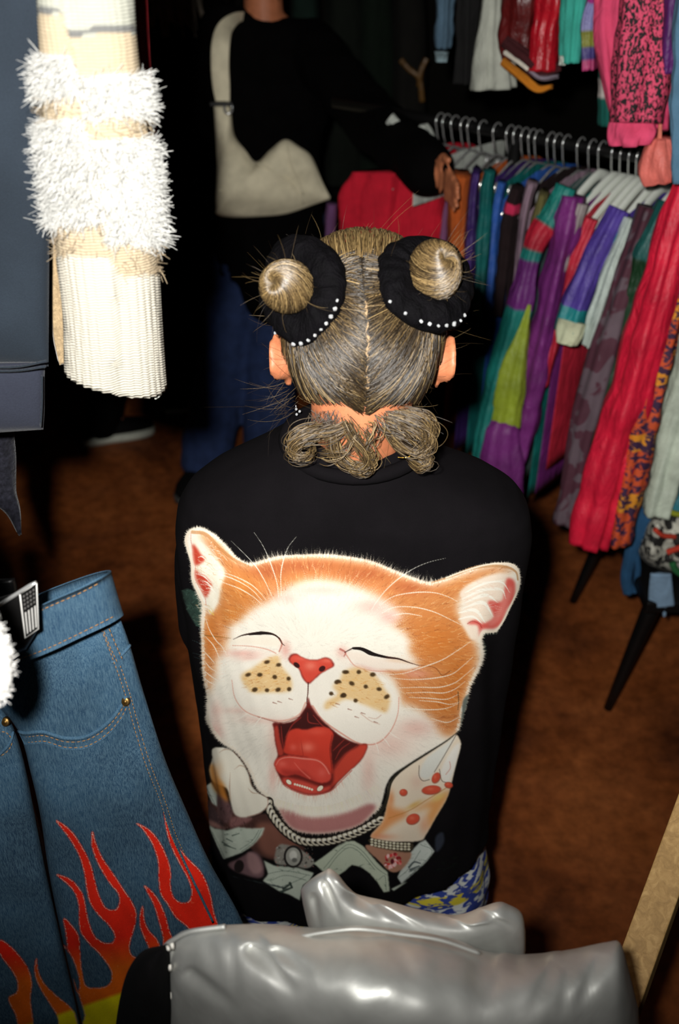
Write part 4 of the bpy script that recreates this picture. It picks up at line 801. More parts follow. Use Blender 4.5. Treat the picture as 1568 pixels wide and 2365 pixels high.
def shoe(ankle, heading, mat_u, mat_s, parent, L=.27, lace=True):
    """low trainer: lofted upper, separate sole, laces"""
    h = unit((heading[0], heading[1], 0)); sd = np.array((h[1], -h[0], 0)); a = np.array((ankle[0], ankle[1], 0.)); rings = []; th = np.arange(16)*2*math.pi/16
    for t, w_, z in ((-.30,.022,.075),(-.26,.034,.085),(-.1,.038,.088),(.1,.040,.075),(.35,.046,.058),(.55,.044,.046),(.68,.030,.035),(.72,.012,.030)):
        c = a+h*t*L; zc = .024+z*.45; rings.append(c+np.outer(np.cos(th)*w_, sd)+np.outer(np.sin(th)*z*.5, (0,0,1))+np.array((0,0,zc)))
    up = mesh('shoe', *loft(rings), mat_u, parent)
    ol = [(-.31,.020),(-.28,.034),(-.1,.040),(.1,.042),(.35,.049),(.55,.047),(.69,.033),(.735,.012)]; pl = [a+h*t*L+sd*w_ for t, w_ in ol]+[a+h*t*L-sd*w_ for t, w_ in ol[::-1]]
    pl = spl(pl, 40, True); mesh('sole', *loft([pl+np.array((0,0,.002)), pl*1+np.array((0,0,.026))]), mat_s, up)
    if lace:
        for k in range(4): c = a+h*(.12+.11*k)*L; mesh('lace', *tube([c+sd*.025+np.array((0,0,.088-.012*k)), c+np.array((0,0,.097-.012*k)), c-sd*.025+np.array((0,0,.088-.012*k))], .003, 6), mat_s, up)
    return up
M_denim_dark = fabric('dark_blue_denim', (34,50,88), .9, 0, .3, 30, 800, .3); M_denim_light = fabric('faded_denim_hem', (64,92,120), .9, 0, .3, 30, 800, .3)
M_rub = plain('white_rubber', (186,188,174), .6, 0, .3, .15, 60); M_shoe = plain('black_suede', (14,13,13), .9, 0, .1, .3, 60); M_hairlt = fabric('ash_blonde_hair', (150,138,122), .5, 0, .3, 60, 300, .3)

def clothed_figure(name, label, base, zs, face_rot, arms, legs, feet_dir, coat_parts, trouser_parts, sole, hair_len, hair_mat, hair_label):
    """a standing figure facing away; joints are world points"""
    t = thing(name, label, 'person', (base[0], base[1], 0)); hc = np.array((base[0], base[1], zs['head'])); M_ = rotz(face_rot)@rotx(-.1)
    ps = head_parts(hc, M_)+limb([hc+np.array((0,-.01,-.08)), (base[0],base[1],zs['sh']-.02)], [.056,.062])
    ps += [ellipsoid((base[0],base[1],zs['sh']-.20), (.17,.11,.24)), ellipsoid((base[0],base[1],zs['hip']+.05), (.16,.115,.18)), ellipsoid((base[0],base[1],(zs['sh']+zs['hip'])/2-.04), (.14,.10,.2))]
    for a, d, sd, pn in arms: ps += limb(a, [.050,.042,.030]); ps += hand_parts(np.asarray(a[-1]), d, sd, pn)
    for l in legs: ps += limb(l, [.078,.055,.040]); ps += limb([l[-1], np.asarray(l[-1])+np.array((feet_dir[0]*.14, feet_dir[1]*.14, -.05))], [.038,.028])
    fuse('body', ps, MAT['skin'], t, .007, 3)
    fuse('coat', coat_parts, MAT['black'], t, .012, 6, lambda co, nn: co+nn*(.006*fbm(co, 22, 5))[:,None])
    fuse('trousers', trouser_parts[0], trouser_parts[1], t, .011, 5, lambda co, nn: co+nn*(.004*fbm(co, 30, 8))[:,None])
    for l in legs: shoe(l[-1], feet_dir, M_shoe, sole, t)
    # hair: cap plus long locks
    r_ = np.random.default_rng(int(hair_len*100)); lk = []
    for k in range(26):
        x = r_.uniform(-.075,.075); y = -.085*math.sqrt(max(0, 1-(x/.08)**2)); p0 = hc+M_@np.array((x, y, .0)); p2 = hc+M_@np.array((x*1.5+r_.normal()*.015, y-.06+r_.normal()*.012, -hair_len*r_.uniform(.75,1.1)))
        lk += limb([p0, (p0+p2)/2+M_@np.array((r_.normal()*.01, -.03, 0)), p2], [.014, .010, .0035])
    cap = fuse('hair', [ellipsoid(hc+M_@np.array((0,-.022,.028)), (.086,.096,.098), M_, 14, 20)]+lk, hair_mat, t, .006, 2)
    if hair_label: cap['label'] = hair_label
    return t
# --- the bag carrier, reaching to the rail
Q = lambda px, py, Y: P(px, py, Y)
bx, by = P(620,300,3.2)[0], 3.2; sh_l = P(520,75,3.2); sh_r = P(720,110,3.18); el = P(862,285,2.78); wr = P(1004,402,2.27)
hipL, hipR = np.array((bx-.085,by,.86)), np.array((bx+.085,by,.86)); kL, kR = P(520,800,3.14), P(620,800,3.14); aL = G(475,1060,.08); aR = G(625,1050,.08)
el2 = np.array((bx-.24,by+.10,1.16)); wr2 = np.array((bx-.08,by+.30,1.10))
clothed_figure('person', 'person in a black coat and blue jeans reaching to the rail, cream bag on shoulder', (bx,by), {'head':1.66,'sh':1.47,'hip':.88}, -.35,
    [([sh_r,el,wr], unit(wr-el), (0,0,1), (0,-1,-.3)), ([sh_l,el2,wr2], (.3,1,0), (1,0,0), (0,0,-1))], [[hipL,kL,aL],[hipR,kR,aR]], (-.35,-.9),
    limb([sh_l,sh_r],[.075,.075])+[ellipsoid((bx,by,1.24),(.20,.135,.26))]+limb([(bx,by,1.15),(bx,by,.90),(bx+.02,by,.68)],[.165,.175,.185])+limb([(bx-.07,by,1.1),(bx-.08,by,.68)],[.12,.13])+limb([sh_r,el,wr-unit(wr-el)*.03],[.082,.076,.062])+limb([sh_l,el2,wr2-np.array((0,.03,0))],[.08,.07,.058]),
    (limb([hipL,kL,aL+np.array((0,0,.0))],[.10,.088,.095])+limb([hipR,kR,aR],[.10,.09,.098]), M_denim_dark), plain('grey_rubber', (60,60,58), .7), .12, fabric('dark_brown_hair', (40,28,18), .5, 0, .3, 60, 300, .3), None)
# --- the other shopper, almost lost in the dark behind the fluffy sleeve
cx_, cy_ = P(396,300,3.85)[0], 3.85; a1 = G(235,975,.08); a2 = G(420,905,.08)
h1, h2 = np.array((cx_-.08,cy_,.84)), np.array((cx_+.08,cy_,.84)); k1 = (h1+a1)/2+np.array((0,-.05,.02)); k2 = (h2+a2)/2+np.array((0,-.05,.02))
s1, s2 = np.array((cx_-.17,cy_,1.42)), np.array((cx_+.17,cy_,1.42)); e1, e2 = np.array((cx_-.24,cy_+.05,1.14)), np.array((cx_+.24,cy_+.05,1.14)); w1, w2 = np.array((cx_-.15,cy_+.26,1.05)), np.array((cx_+.15,cy_+.26,1.05))
p3 = clothed_figure('person', 'person dressed in black with ash-blonde hair and white-soled dark trainers, standing in the shadow', (cx_,cy_), {'head':1.62,'sh':1.43,'hip':.86}, .5,
    [([s1,e1,w1], (.2,1,0), (1,0,0), (0,0,-1)), ([s2,e2,w2], (-.2,1,0), (-1,0,0), (0,0,-1))], [[h1,k1,a1],[h2,k2,a2]], (.85,.35),
    limb([s1,s2],[.075,.075])+[ellipsoid((cx_,cy_,1.2),(.20,.13,.28))]+limb([(cx_,cy_,1.1),(cx_,cy_,.70)],[.16,.18])+limb([s1,e1,w1],[.075,.07,.06])+limb([s2,e2,w2],[.075,.07,.06]),
    (limb([h1,k1,a1],[.10,.08,.07])+limb([h2,k2,a2],[.10,.08,.07]), MAT['black']), M_rub, .26, M_hairlt, 'ash-blonde loose hair')
ch = np.array((cx_,cy_,1.40)); mesh('necklace', *tube([P(338,0,3.3), P(345,40,3.3), P(352,62,3.3), P(358,40,3.3), P(362,0,3.3)], .004, 6), plain('old_gold', (150,116,48), .3, 1), p3)
# ---------------------------------------------------------------- cream shoulder bag hanging from the bag carrier's shoulder
YB = 2.96
bag = thing('shoulder_bag', 'cream canvas slouchy shoulder bag with a wide strap and round metal ring', 'bag', tuple(P(620,500,YB)))
M_cream = fabric('cream_canvas', (226,216,186), .85, 0, .18, 22, 700, .35)
V, fc, U_, V_ = patch([(494,250),(500,300),(502,380),(498,440),(500,492)], [(532,250),(540,300),(590,375),(680,440),(762,458)], YB, .07, 40, 40, .010, 24, 9)
def bagshape():
    top = [(494,246),(512,244),(532,248),(541,310),(566,346),(592,374),(625,345),(658,322),(690,338),(720,362),(745,420),(763,455)]; bot = [(496,290),(499,340),(501,380),(500,420),(498,455),(499,480),(501,496),(540,502),(600,500),(660,494),(715,476),(762,460)]
    return top, bot
tp_, bt_ = bagshape()
V, fc, U_, V_ = patch(tp_, bt_, YB, .065, 70, 40, .012, 40, 9, .55)
bb = mesh('bag_body', V, fc, M_cream, bag)
V, fc, c_ = strip([(716,372),(700,410),(738,470)], [6,9,6], YB-.066, .004, None, n=20, m=8); 
for pth in ([(594,376),(640,400),(668,420),(700,470)], [(660,330),(672,380),(690,420),(700,450)], [(505,440),(530,438),(552,442)]):
    mesh('seam', *tube([P(x, y, YB-.058) for x, y in spl(pth, 12)], .0025, 6), M_cream, bb)
V, fc, c_ = strip([(515,238),(511,200),(508,150),(510,100),(520,65),(545,42),(575,36)], [32,40,42,42,36,24,16], [YB,YB,YB,YB+.02,YB+.07,YB+.14,YB+.24], .006, None, m=16, flat=4, fold=0)
mesh('strap', V, fc, M_cream, bag)
r_ = P(527,250,YB-.03); an = np.linspace(0, 2*math.pi, 20); mesh('ring', *tube([r_+RIGHT*.011*math.cos(a)+UP*.016*math.sin(a) for a in an], .004, 8), MAT['chrome'], bag)
mesh('buckle', *box(P(511,239,YB-.02), (.062,.02,.010)), MAT['black_metal'], bag, False)
# ---------------------------------------------------------------- the person in the cat-print tee, seen from behind
me_t = thing('person', 'person with two hair buns wearing a black T-shirt printed with a laughing cat', 'person', (.02, .98, 0))
HC = P(838,792,.985); HM = rotz(-.03)@rotx(-.40)                    # head bowed forward; columns right, forward, up
ps = head_parts(HC, HM, 1.0, .008, -.020)
nb = np.array((.02,.985,1.25)); ps += limb([HC+HM@np.array((0,-.02,-.06)), (.022,.948,1.335), (.02,.962,1.30), nb], [.058,.055,.055,.058])
ps += [ellipsoid((.015,.99,1.10),(.15,.09,.17)), ellipsoid((.015,.99,.93),(.14,.09,.2)), ellipsoid((.015,.99,.76),(.165,.105,.17))]+limb([(-.12,.99,1.215),(.15,.99,1.205)],[.046,.046])
ARM = []
for s, x0, x1, hx in ((-1,-.14,-.155,-.09),(1,.165,.18,.12)):
    a, b, c = np.array((x0,.99,1.19)), np.array((x1,1.07,.98)), np.array((hx,1.30,1.02)); ARM.append((a,b,c)); ps += limb([a,b,c],[.048,.038,.027])+hand_parts(c, (-s*.2,1,-.1), (-s,0,.2), (0,0,-1))
LEG = []
for s in (-1, 1):
    h, k, a = np.array((.015+s*.085,1.0,.74)), np.array((.015+s*.10,1.0,.41)), np.array((.015+s*.10,1.02,.07)); LEG.append((h,k,a)); ps += limb([h,k,a],[.085,.058,.042])+limb([a,a+np.array((s*.02,.13,-.045))],[.038,.028])
body = fuse('body', ps, MAT['skin'], me_t, .0055, 3)
# ---- T-shirt
def prof(z, tab): return np.interp(z, [q[0] for q in tab], [q[1] for q in tab])
AW = [(.42,.226),(.6,.222),(.9,.220),(1.1,.222),(1.17,.221),(1.205,.214),(1.228,.200),(1.245,.176),(1.258,.148),(1.272,.118),(1.288,.092),(1.302,.077),(1.316,.068)]
YBK = [(.42,.878),(.6,.884),(.8,.880),(1.0,.868),(1.15,.864),(1.23,.874),(1.275,.890),(1.316,.905)]; DP = [(.42,.135),(.9,.125),(1.15,.118),(1.25,.09),(1.30,.07),(1.316,.062)]
rings = []; th = np.arange(160)*2*math.pi/160
for z in np.concatenate([np.linspace(.47,1.2,90), np.linspace(1.205,1.316,40)]):
    a, yb, dp = prof(z, AW), prof(z, YBK), prof(z, DP); ct, st = np.cos(th), np.sin(th); e = 2/2.7
    x = np.sign(ct)*np.abs(ct)**e*a; y = np.sign(st)*np.abs(st)**e*dp+yb+dp; low = np.clip((1.0-z)/.5, 0, 1); xs = .016
    dr = low*(.008*np.cos(9*th+.6+2*z)+.005*np.cos(17*th-3*z))*np.where(st < 0, .45, 1)
    zz = np.full(160, z)+np.clip((.62-z)/.15, 0, 1)*(.02*x/.2+.075*np.clip(x, 0, 1)/.2)+np.clip((z-1.2)/.1, 0, 1)*np.where(x < 0, .010, -.012)*np.clip(np.abs(x)/.1, 0, 1)
    rings.append(np.stack([xs+x+dr*ct, y+dr*st, zz], 1))
sp_ = [loft(rings)]
for (a, b, c), s in zip(ARM, (-1, 1)):
    rr = []; m = 28; t2 = np.arange(m)*2*math.pi/m
    for q, r in ((-.12,.040),(.06,.066),(.3,.078),(.6,.082),(.92,.084)):
        p = a+(b-a)*q+np.array((s*.006,-.03,-.01)); u, v = frame_of(b-a, (0,1,0)); rr.append(p+np.outer(np.cos(t2), u)*r*.8+np.outer(np.sin(t2), v)*r)
    sp_.append(loft(rr))
def creases(co, nn):                                                  # soft drape plus one long fold on the right side
    d = .0022*fbm(co*np.array((1,1,.55)), 26, 3, 3)*np.clip((1.27-co[:,2])/.1, 0, 1)+.004*np.exp(-((co[:,0]-.165-.10*(1.1-co[:,2]))/.016)**2)*np.clip((1.12-co[:,2])/.1, 0, 1)-.004*np.exp(-((co[:,0]-.192-.10*(1.1-co[:,2]))/.014)**2)*np.clip((1.12-co[:,2])/.1, 0, 1)
    return co+nn*d[:,None]
M_tee = fabric('black_cotton_jersey', (14,12,14), .92, 0, .25, 14, 1100, .3, .0, .05)
tee = fuse('t_shirt', sp_, M_tee, me_t, .005, 5, creases); tee['label'] = 'black cotton T-shirt'
cr = np.linspace(0, 2*math.pi, 40); mesh('collar', *tube([(.018+.080*math.cos(a), .958+.066*math.sin(a), 1.306+.012*math.sin(a)) for a in cr], .0085, 8), M_tee, tee)
def bvh_of(o):
    me = o.data; return BVHTree.FromPolygons([v.co.copy() for v in me.vertices], [tuple(p.vertices) for p in me.polygons])
def decal(name, cv, tree, off, mat, parent, amin=.03, gain=1.0):
    h, w_ = cv.a.shape; vid = -np.ones((h, w_), int); V, Cc = [], []; o = Vector(CAM)
    near = cv.a > amin; grow = near.copy()
    for dy in (-1,0,1):
        for dx in (-1,0,1): grow |= np.roll(np.roll(near, dy, 0), dx, 1)
    for j, i in zip(*np.nonzero(grow)):
        d = ray(cv.X[j,i], cv.Y[j,i]); hit = tree.ray_cast(o, Vector(d).normalized(), 4)
        if hit[0] is None: continue
        n = hit[1] if hit[1].dot(Vector(d)) < 0 else -hit[1]
        vid[j,i] = len(V); V.append(hit[0]+n*off); Cc.append((*(lin(cv.col[j,i].clip(0,255))*gain), cv.a[j,i]))
    q = np.stack([vid[:-1,:-1], vid[1:,:-1], vid[1:,1:], vid[:-1,1:]], -1).reshape(-1, 4); q = q[(q >= 0).all(1)]
    V = np.array([tuple(v) for v in V]); e = np.linalg.norm(V[q[:,0]]-V[q[:,2]], axis=1); q = q[e < .02]
    return mesh(name, V, q, mat, parent, True, np.array(Cc))
tee_tree = bvh_of(tee)
pr = decal('cat_print', paint_cat(1.3), tee_tree, .0007, decal_mat('shirt_print', .75, .12), tee, gain=.80); pr['label'] = 'printed laughing ginger and white cat with chain, bracelet and banknotes'
# ---- patterned trousers and shoes
tr = []
for (h, k, a), s in zip(LEG, (-1, 1)): tr += limb([np.array((.016+s*.095,1.02,.60)), k+np.array((s*.045,.02,0)), a+np.array((s*.04,.02,.04))], [.092,.106,.110])
tr += [ellipsoid((.016,1.01,.66),(.17,.085,.13))]
fuse('trousers', tr, M_tile, me_t, .009, 4, lambda co, nn: co+nn*(.005*fbm(co, 25, 2))[:,None])['label'] = 'white trousers printed in blue and yellow'
for (h, k, a) in LEG: shoe(a, (0,1), M_shoe, M_rub, me_t)
# ---------------------------------------------------------------- hair
HR = np.array((.0855,.101,.103)); HO = HC+HM@np.array((0,-.010,.008))
def on_head(d, off=0.): d = d/np.linalg.norm(d, axis=-1, keepdims=True); return HO+(d*(HR+(np.asarray(off)[...,None] if np.ndim(off) else off)))@HM.T
HP = HO+HM@np.array((0,0,0))
def dir_at(px, py):                                                  # head-frame direction of the surface point seen at (px, py)
    o = (HM.T@(CAM-HO))/HR; d = (HM.T@ray(px, py))/HR; a = d@d; b = o@d; c = o@o-1; t = (-b-math.sqrt(max(b*b-a*c, 0)))/a; return unit((o+d*t))
def bunframe(base_px, bun_px, out):
    b = on_head(dir_at(*base_px)); a = axial(b)-.035; q = CAM+ray(*bun_px)*a; ax = unit(q-b); return b, ax, q
BUNS = [bunframe((714,672),(655,660),.045), bunframe((972,668),(1010,618),.045)]
DB = [dir_at(714,672), dir_at(972,668)]
M_hair, n_, b_, _o = nt('dark_blonde_hair'); a_ = node(n_, 'ShaderNodeAttribute', attribute_name='Col'); n_.links.new(a_.outputs['Color'], b_.inputs['Base Color']); b_.inputs['Roughness'].default_value = .38; b_.inputs['Specular IOR Level'].default_value = .55
M_scalp = fabric('under_hair', (38,29,18), .6, 0, .35, 50, 350, .4, 0, .4)
capv = []
for s in np.linspace(-math.pi/2+.12, math.pi/2-.12, 26):
    capv.append(on_head(np.stack([np.cos(np.arange(40)*math.pi/20)*math.cos(s), np.sin(np.arange(40)*math.pi/20)*math.cos(s), np.full(40, math.sin(s))], 1), -.002))
V, fc = loft(capv); loc = (V-HO)@HM                                  # leave face and nape free
keep = lambda f: all((loc[i][1] < .062 or loc[i][2] > .045) and (loc[i][2] > -.068+max(0, loc[i][1])*.5) for i in f)
hair = mesh('hair', V, [f for f in fc if keep(f)], M_scalp, me_t); hair['label'] = 'dark blonde hair parted into two buns'
TONES = [lin(c) for c in ((36,27,16),(52,40,24),(70,55,34),(92,74,46),(120,98,62),(150,126,84))]
def strands(name, paths, radii, tones, parent, label=None, m=3):
    """many hairs as thin three-sided tubes, one mesh"""
    A = np.asarray(paths, float); N, K = A.shape[:2]; T = np.gradient(A, axis=1); T /= np.linalg.norm(T, axis=2, keepdims=True)+1e-12
    ref = unit(CAM-HC); s = np.cross(T, ref); s /= np.linalg.norm(s, axis=2, keepdims=True)+1e-9; u = np.cross(T, s)
    rad = np.asarray(radii)[:,None]*np.concatenate([np.ones(K-2), [.7, .25]])[None,:]
    th = np.arange(m)*2*math.pi/m+math.pi/6
    V = A[:,:,None]+rad[:,:,None,None]*(np.cos(th)[None,None,:,None]*s[:,:,None]+np.sin(th)[None,None,:,None]*u[:,:,None])
    g = gridfaces(K, m, True); q = (g[None]+(np.arange(N)*K*m)[:,None,None]).reshape(-1, 4)
    o = mesh(name, V.reshape(-1, 3), q, M_hair, parent, True, np.repeat(np.asarray(tones), K*m, axis=0)); o['kind'] = 'stuff'
    if label: o['label'] = label
    return o
def tone(k, lo=0, hi=6, p=None): return np.array([TONES[i]*RG.uniform(.8,1.15) for i in RG.choice(np.arange(lo, hi), k, p=p)])
# combed hair: from root over the head to its bun
PART = [dir_at(835,560), dir_at(838,640), dir_at(846,720), dir_at(850,780), dir_at(846,840), dir_at(850,900), dir_at(840,950)]
paths, rads, tn = [], [], []
K = 16; tt = np.linspace(0, 1, K)[:,None]
def comb(root, side, bend, lift, seed_off):
    b = DB[side]; sgn = -1 if side == 0 else 1
    j = unit(b+RG.normal(size=3)*.10); mid = unit(root+j)+np.array((sgn*bend, 0, -bend*.25)); mid = unit(mid)
    d = (1-tt)**2*root+2*tt*(1-tt)*mid+tt**2*j; d /= np.linalg.norm(d, axis=1, keepdims=True)
    off = lift+.0012*np.sin(tt[:,0]*3+seed_off)+.010*np.clip((tt[:,0]-.7)/.3, 0, 1)**2
    return on_head(d, off)
pl_ = spl(np.array(PART), 60)
for k in range(5200):
    u = RG.uniform(); side = int(RG.integers(2)); sgn = -1 if side == 0 else 1
    if u < .50:                                                      # roots along the parting
        r = unit(pl_[RG.integers(60)]+np.array((sgn*abs(RG.normal()*.03+.035), RG.normal()*.015, RG.normal()*.015))); bend = RG.uniform(-.05,.30)*np.clip(-(r[2]-DB[side][2]), 0, 1)
    elif u < .78:                                                    # nape and behind the ears
        az = RG.uniform(0.02,1.25); el_ = RG.uniform(-.75,-.35); r = unit((sgn*math.sin(az)*math.cos(el_), -math.cos(az)*math.cos(el_), math.sin(el_))); bend = .42*(1-az/1.3)+RG.uniform(-.05,.1)
    elif u < .90:                                                    # temples
        az = RG.uniform(1.2,2.0); el_ = RG.uniform(-.3,.5); r = unit((sgn*math.sin(az)*math.cos(el_), -math.cos(az)*math.cos(el_), math.sin(el_))); bend = 0
    else:                                                            # front hairline swept back over the crown
        r = unit((sgn*RG.uniform(.02,.5), RG.uniform(.45,.75), RG.uniform(.65,.9))); bend = 0
    paths.append(comb(r, side, bend, RG.uniform(.0003,.0042), RG.uniform(0,6))); rads.append(RG.uniform(.00028,.00055))
tn = tone(len(paths), 0, 6, [.22,.26,.22,.16,.09,.05])
lightk = RG.uniform(size=len(paths)) < .22                             # dyed pale strands, scattered through the hair
tn[lightk] *= 1.9; tn *= .72
strands('combed_hair', paths, rads, tn, hair, 'combed dark blonde strands')
# raised pale front roll along the top rim
paths = []
for k in range(420):
    x = RG.uniform(.0,1); d0 = dir_at(738+180*x, 574+RG.uniform(-4,26)+18*abs(x-.5)); d1 = unit(d0+np.array((RG.normal()*.04, .42, .14)))
    d = d0+(d1-d0)*tt; paths.append(on_head(d/np.linalg.norm(d, axis=1, keepdims=True), .003+.010*np.sin(tt[:,0]*math.pi*.75)))
strands('front_roll', paths, RG.uniform(.0003,.0006,len(paths)), tone(len(paths), 2, 6, [.2,.3,.3,.2]), hair, 'pale front hair swept back')
# pale scalp showing in the parting
zig = [dir_at(x, y) for x, y in ((838,690),(848,705),(841,722),(850,745),(845,770),(856,790),(848,815),(852,840),(843,862),(849,885),(842,905),(836,925))]
c = on_head(spl(np.array(zig), 60), .0012); wd = .0017+.0009*np.sin(np.arange(60)*.9)+.0015*np.sin(np.arange(60)*.31); sdv = HM@np.array((1.,0,0)); wd *= np.clip(np.minimum(np.arange(60), 59-np.arange(60))/8., .1, 1)
mesh('parting', np.vstack([c-sdv*wd[:,None], c+sdv*wd[:,None]]), [(i, i+1, 61+i, 60+i) for i in range(59)], fabric('pale_scalp', (150,124,90), .6, 0, .2, 200, 900, .3), hair)['label'] = 'pale scalp along the parting'
for bi, (b, ax, q) in enumerate(BUNS):
    u, v = frame_of(ax); Mb = np.stack([u, v, ax], 1); rb = np.array((.0262,.0262,.030)) if bi == 0 else np.array((.024,.030,.031)); qc = q-ax*.006
    bun = mesh('hair_bun', *ellipsoid(qc-ax*.004, rb*np.array((.95,.95,.80)), Mb, 16, 24), M_scalp, me_t); bun['label'] = 'coiled dark blonde bun'
    paths = []
    for k in range(900):
        a0 = RG.uniform(0, 6.28); sp0 = RG.uniform(1.6,2.2); e0, e1 = RG.uniform(-.9,.2), RG.uniform(1.25,1.54); t_ = np.linspace(0, 1, 12); el_ = e0+(e1-e0)*t_; az = a0+sp0*t_**1.2
        if bi == 1: az = a0+2.6*t_
        rr = 1+RG.uniform(0,.03)-.34*np.clip((el_-1.12)/.42, 0, 1)**1.5
        paths.append(qc+(np.stack([np.cos(az)*np.cos(el_), np.sin(az)*np.cos(el_), np.sin(el_)], 1)*rb*rr[:,None])@Mb.T)
    strands('bun_hair', paths, RG.uniform(.0003,.0006,900), tone(900, 1, 6, [.15,.25,.25,.2,.15])*.85, bun)
    # stray ends poking out of the bun
    paths = []
    for k in range(44):
        d = unit(RG.normal(size=3)+np.array((-.3 if bi == 0 else .9, -.3, .6 if bi else .1))); p0 = qc+d*.024; L = RG.uniform(.012,.038); bnd = RG.normal(size=3)*.4
        paths.append(np.array([p0+d*L*s+bnd*L*s*s*.6 for s in np.linspace(0, 1, 8)]))
    strands('flyaway_hair', paths, RG.uniform(.00007,.00014,44), tone(44, 1, 6), bun)
# nape curls
locks = [([(770,985),(725,1002),(690,1018),(672,1040),(690,1055),(718,1052),(722,1036)],50,3.5), ([(800,985),(760,1000),(715,1005),(685,1022),(676,1040)],40,4), ([(800,975),(818,1010),(845,1040),(856,1066),(838,1086),(808,1080)],70,4.5), ([(770,1000),(775,1040),(792,1066),(826,1082),(852,1076),(848,1056)],50,3.5),
         ([(905,960),(945,975),(985,1000),(990,1030),(968,1046)],60,5), ([(890,990),(912,1022),(948,1046),(980,1052),(990,1068),(970,1080),(950,1066)],50,3.2), ([(930,950),(975,965),(996,990),(990,1020),(974,1034)],50,4.5), ([(735,985),(700,995),(675,1012),(668,1030),(684,1046)],40,3.5), ([(820,1000),(800,1040),(770,1052),(745,1050)],24,5), ([(850,985),(862,1000),(858,1020),(850,1030)],30,6), ([(880,965),(900,985),(930,995),(960,1020)],40,6)]
paths = []
for pts, k, sprd in locks:
    c2 = spl(pts, 18); base = np.array([P(x, y, .885-.012*i/17.) for i, (x, y) in enumerate(c2)])
    for j in range(k):
        o_ = RG.normal(size=3)*sprd*.0007; w_ = RG.normal(size=3)*.0016; s = np.linspace(0, 1, 18)[:,None]
        paths.append(base+o_*(1+.6*np.sin(s*3.1))+w_*np.sin(s*5+RG.uniform(0,6)))
strands('nape_curls', paths, RG.uniform(.0003,.00055,len(paths)), tone(len(paths), 1, 6, [.2,.25,.25,.2,.1])*1.1, hair, 'loose curls on the nape')
# fringe of short hairs on the nape and fine flyaways around the head
paths = []
for k in range(300):
    x = RG.uniform(712,985); p0 = P(x, RG.uniform(945,985), .895); p1 = p0+np.array((RG.normal()*.010, -.006, -RG.uniform(.006,.02))); paths.append(np.array([p0+(p1-p0)*s+np.array((math.sin(s*3)*.002,0,0)) for s in np.linspace(0, 1, 8)]))
strands('nape_hair', paths, RG.uniform(.0002,.0004,300), tone(300, 0, 4), hair)
paths = []
for k in range(150):
    a = RG.uniform(0, 2*math.pi); e = np.array((math.cos(a)*1.02, -.25, math.sin(a))); d = unit(e+RG.normal(size=3)*.15); p0 = on_head(d[None], .0)[0]; L = RG.uniform(.015,.05); dv = unit(HM@d*.6+RG.normal(size=3)*.6); bnd = RG.normal(size=3)*.5
    paths.append(np.array([p0+dv*L*s+bnd*L*s*s*.7 for s in np.linspace(0, 1, 9)]))
for k in range(34):
    p0 = P(RG.uniform(640,690), RG.uniform(880,960), .93); dv = unit((-1,-.2,-.5)+RG.normal(size=3)*.35); L = RG.uniform(.02,.055); bnd = RG.normal(size=3)*.6
    paths.append(np.array([p0+dv*L*s+bnd*L*s*s*.7 for s in np.linspace(0, 1, 9)]))
strands('flyaway_hair', paths, RG.uniform(.00006,.00013,len(paths)), tone(len(paths), 1, 6), hair, 'fine flyaway hairs')
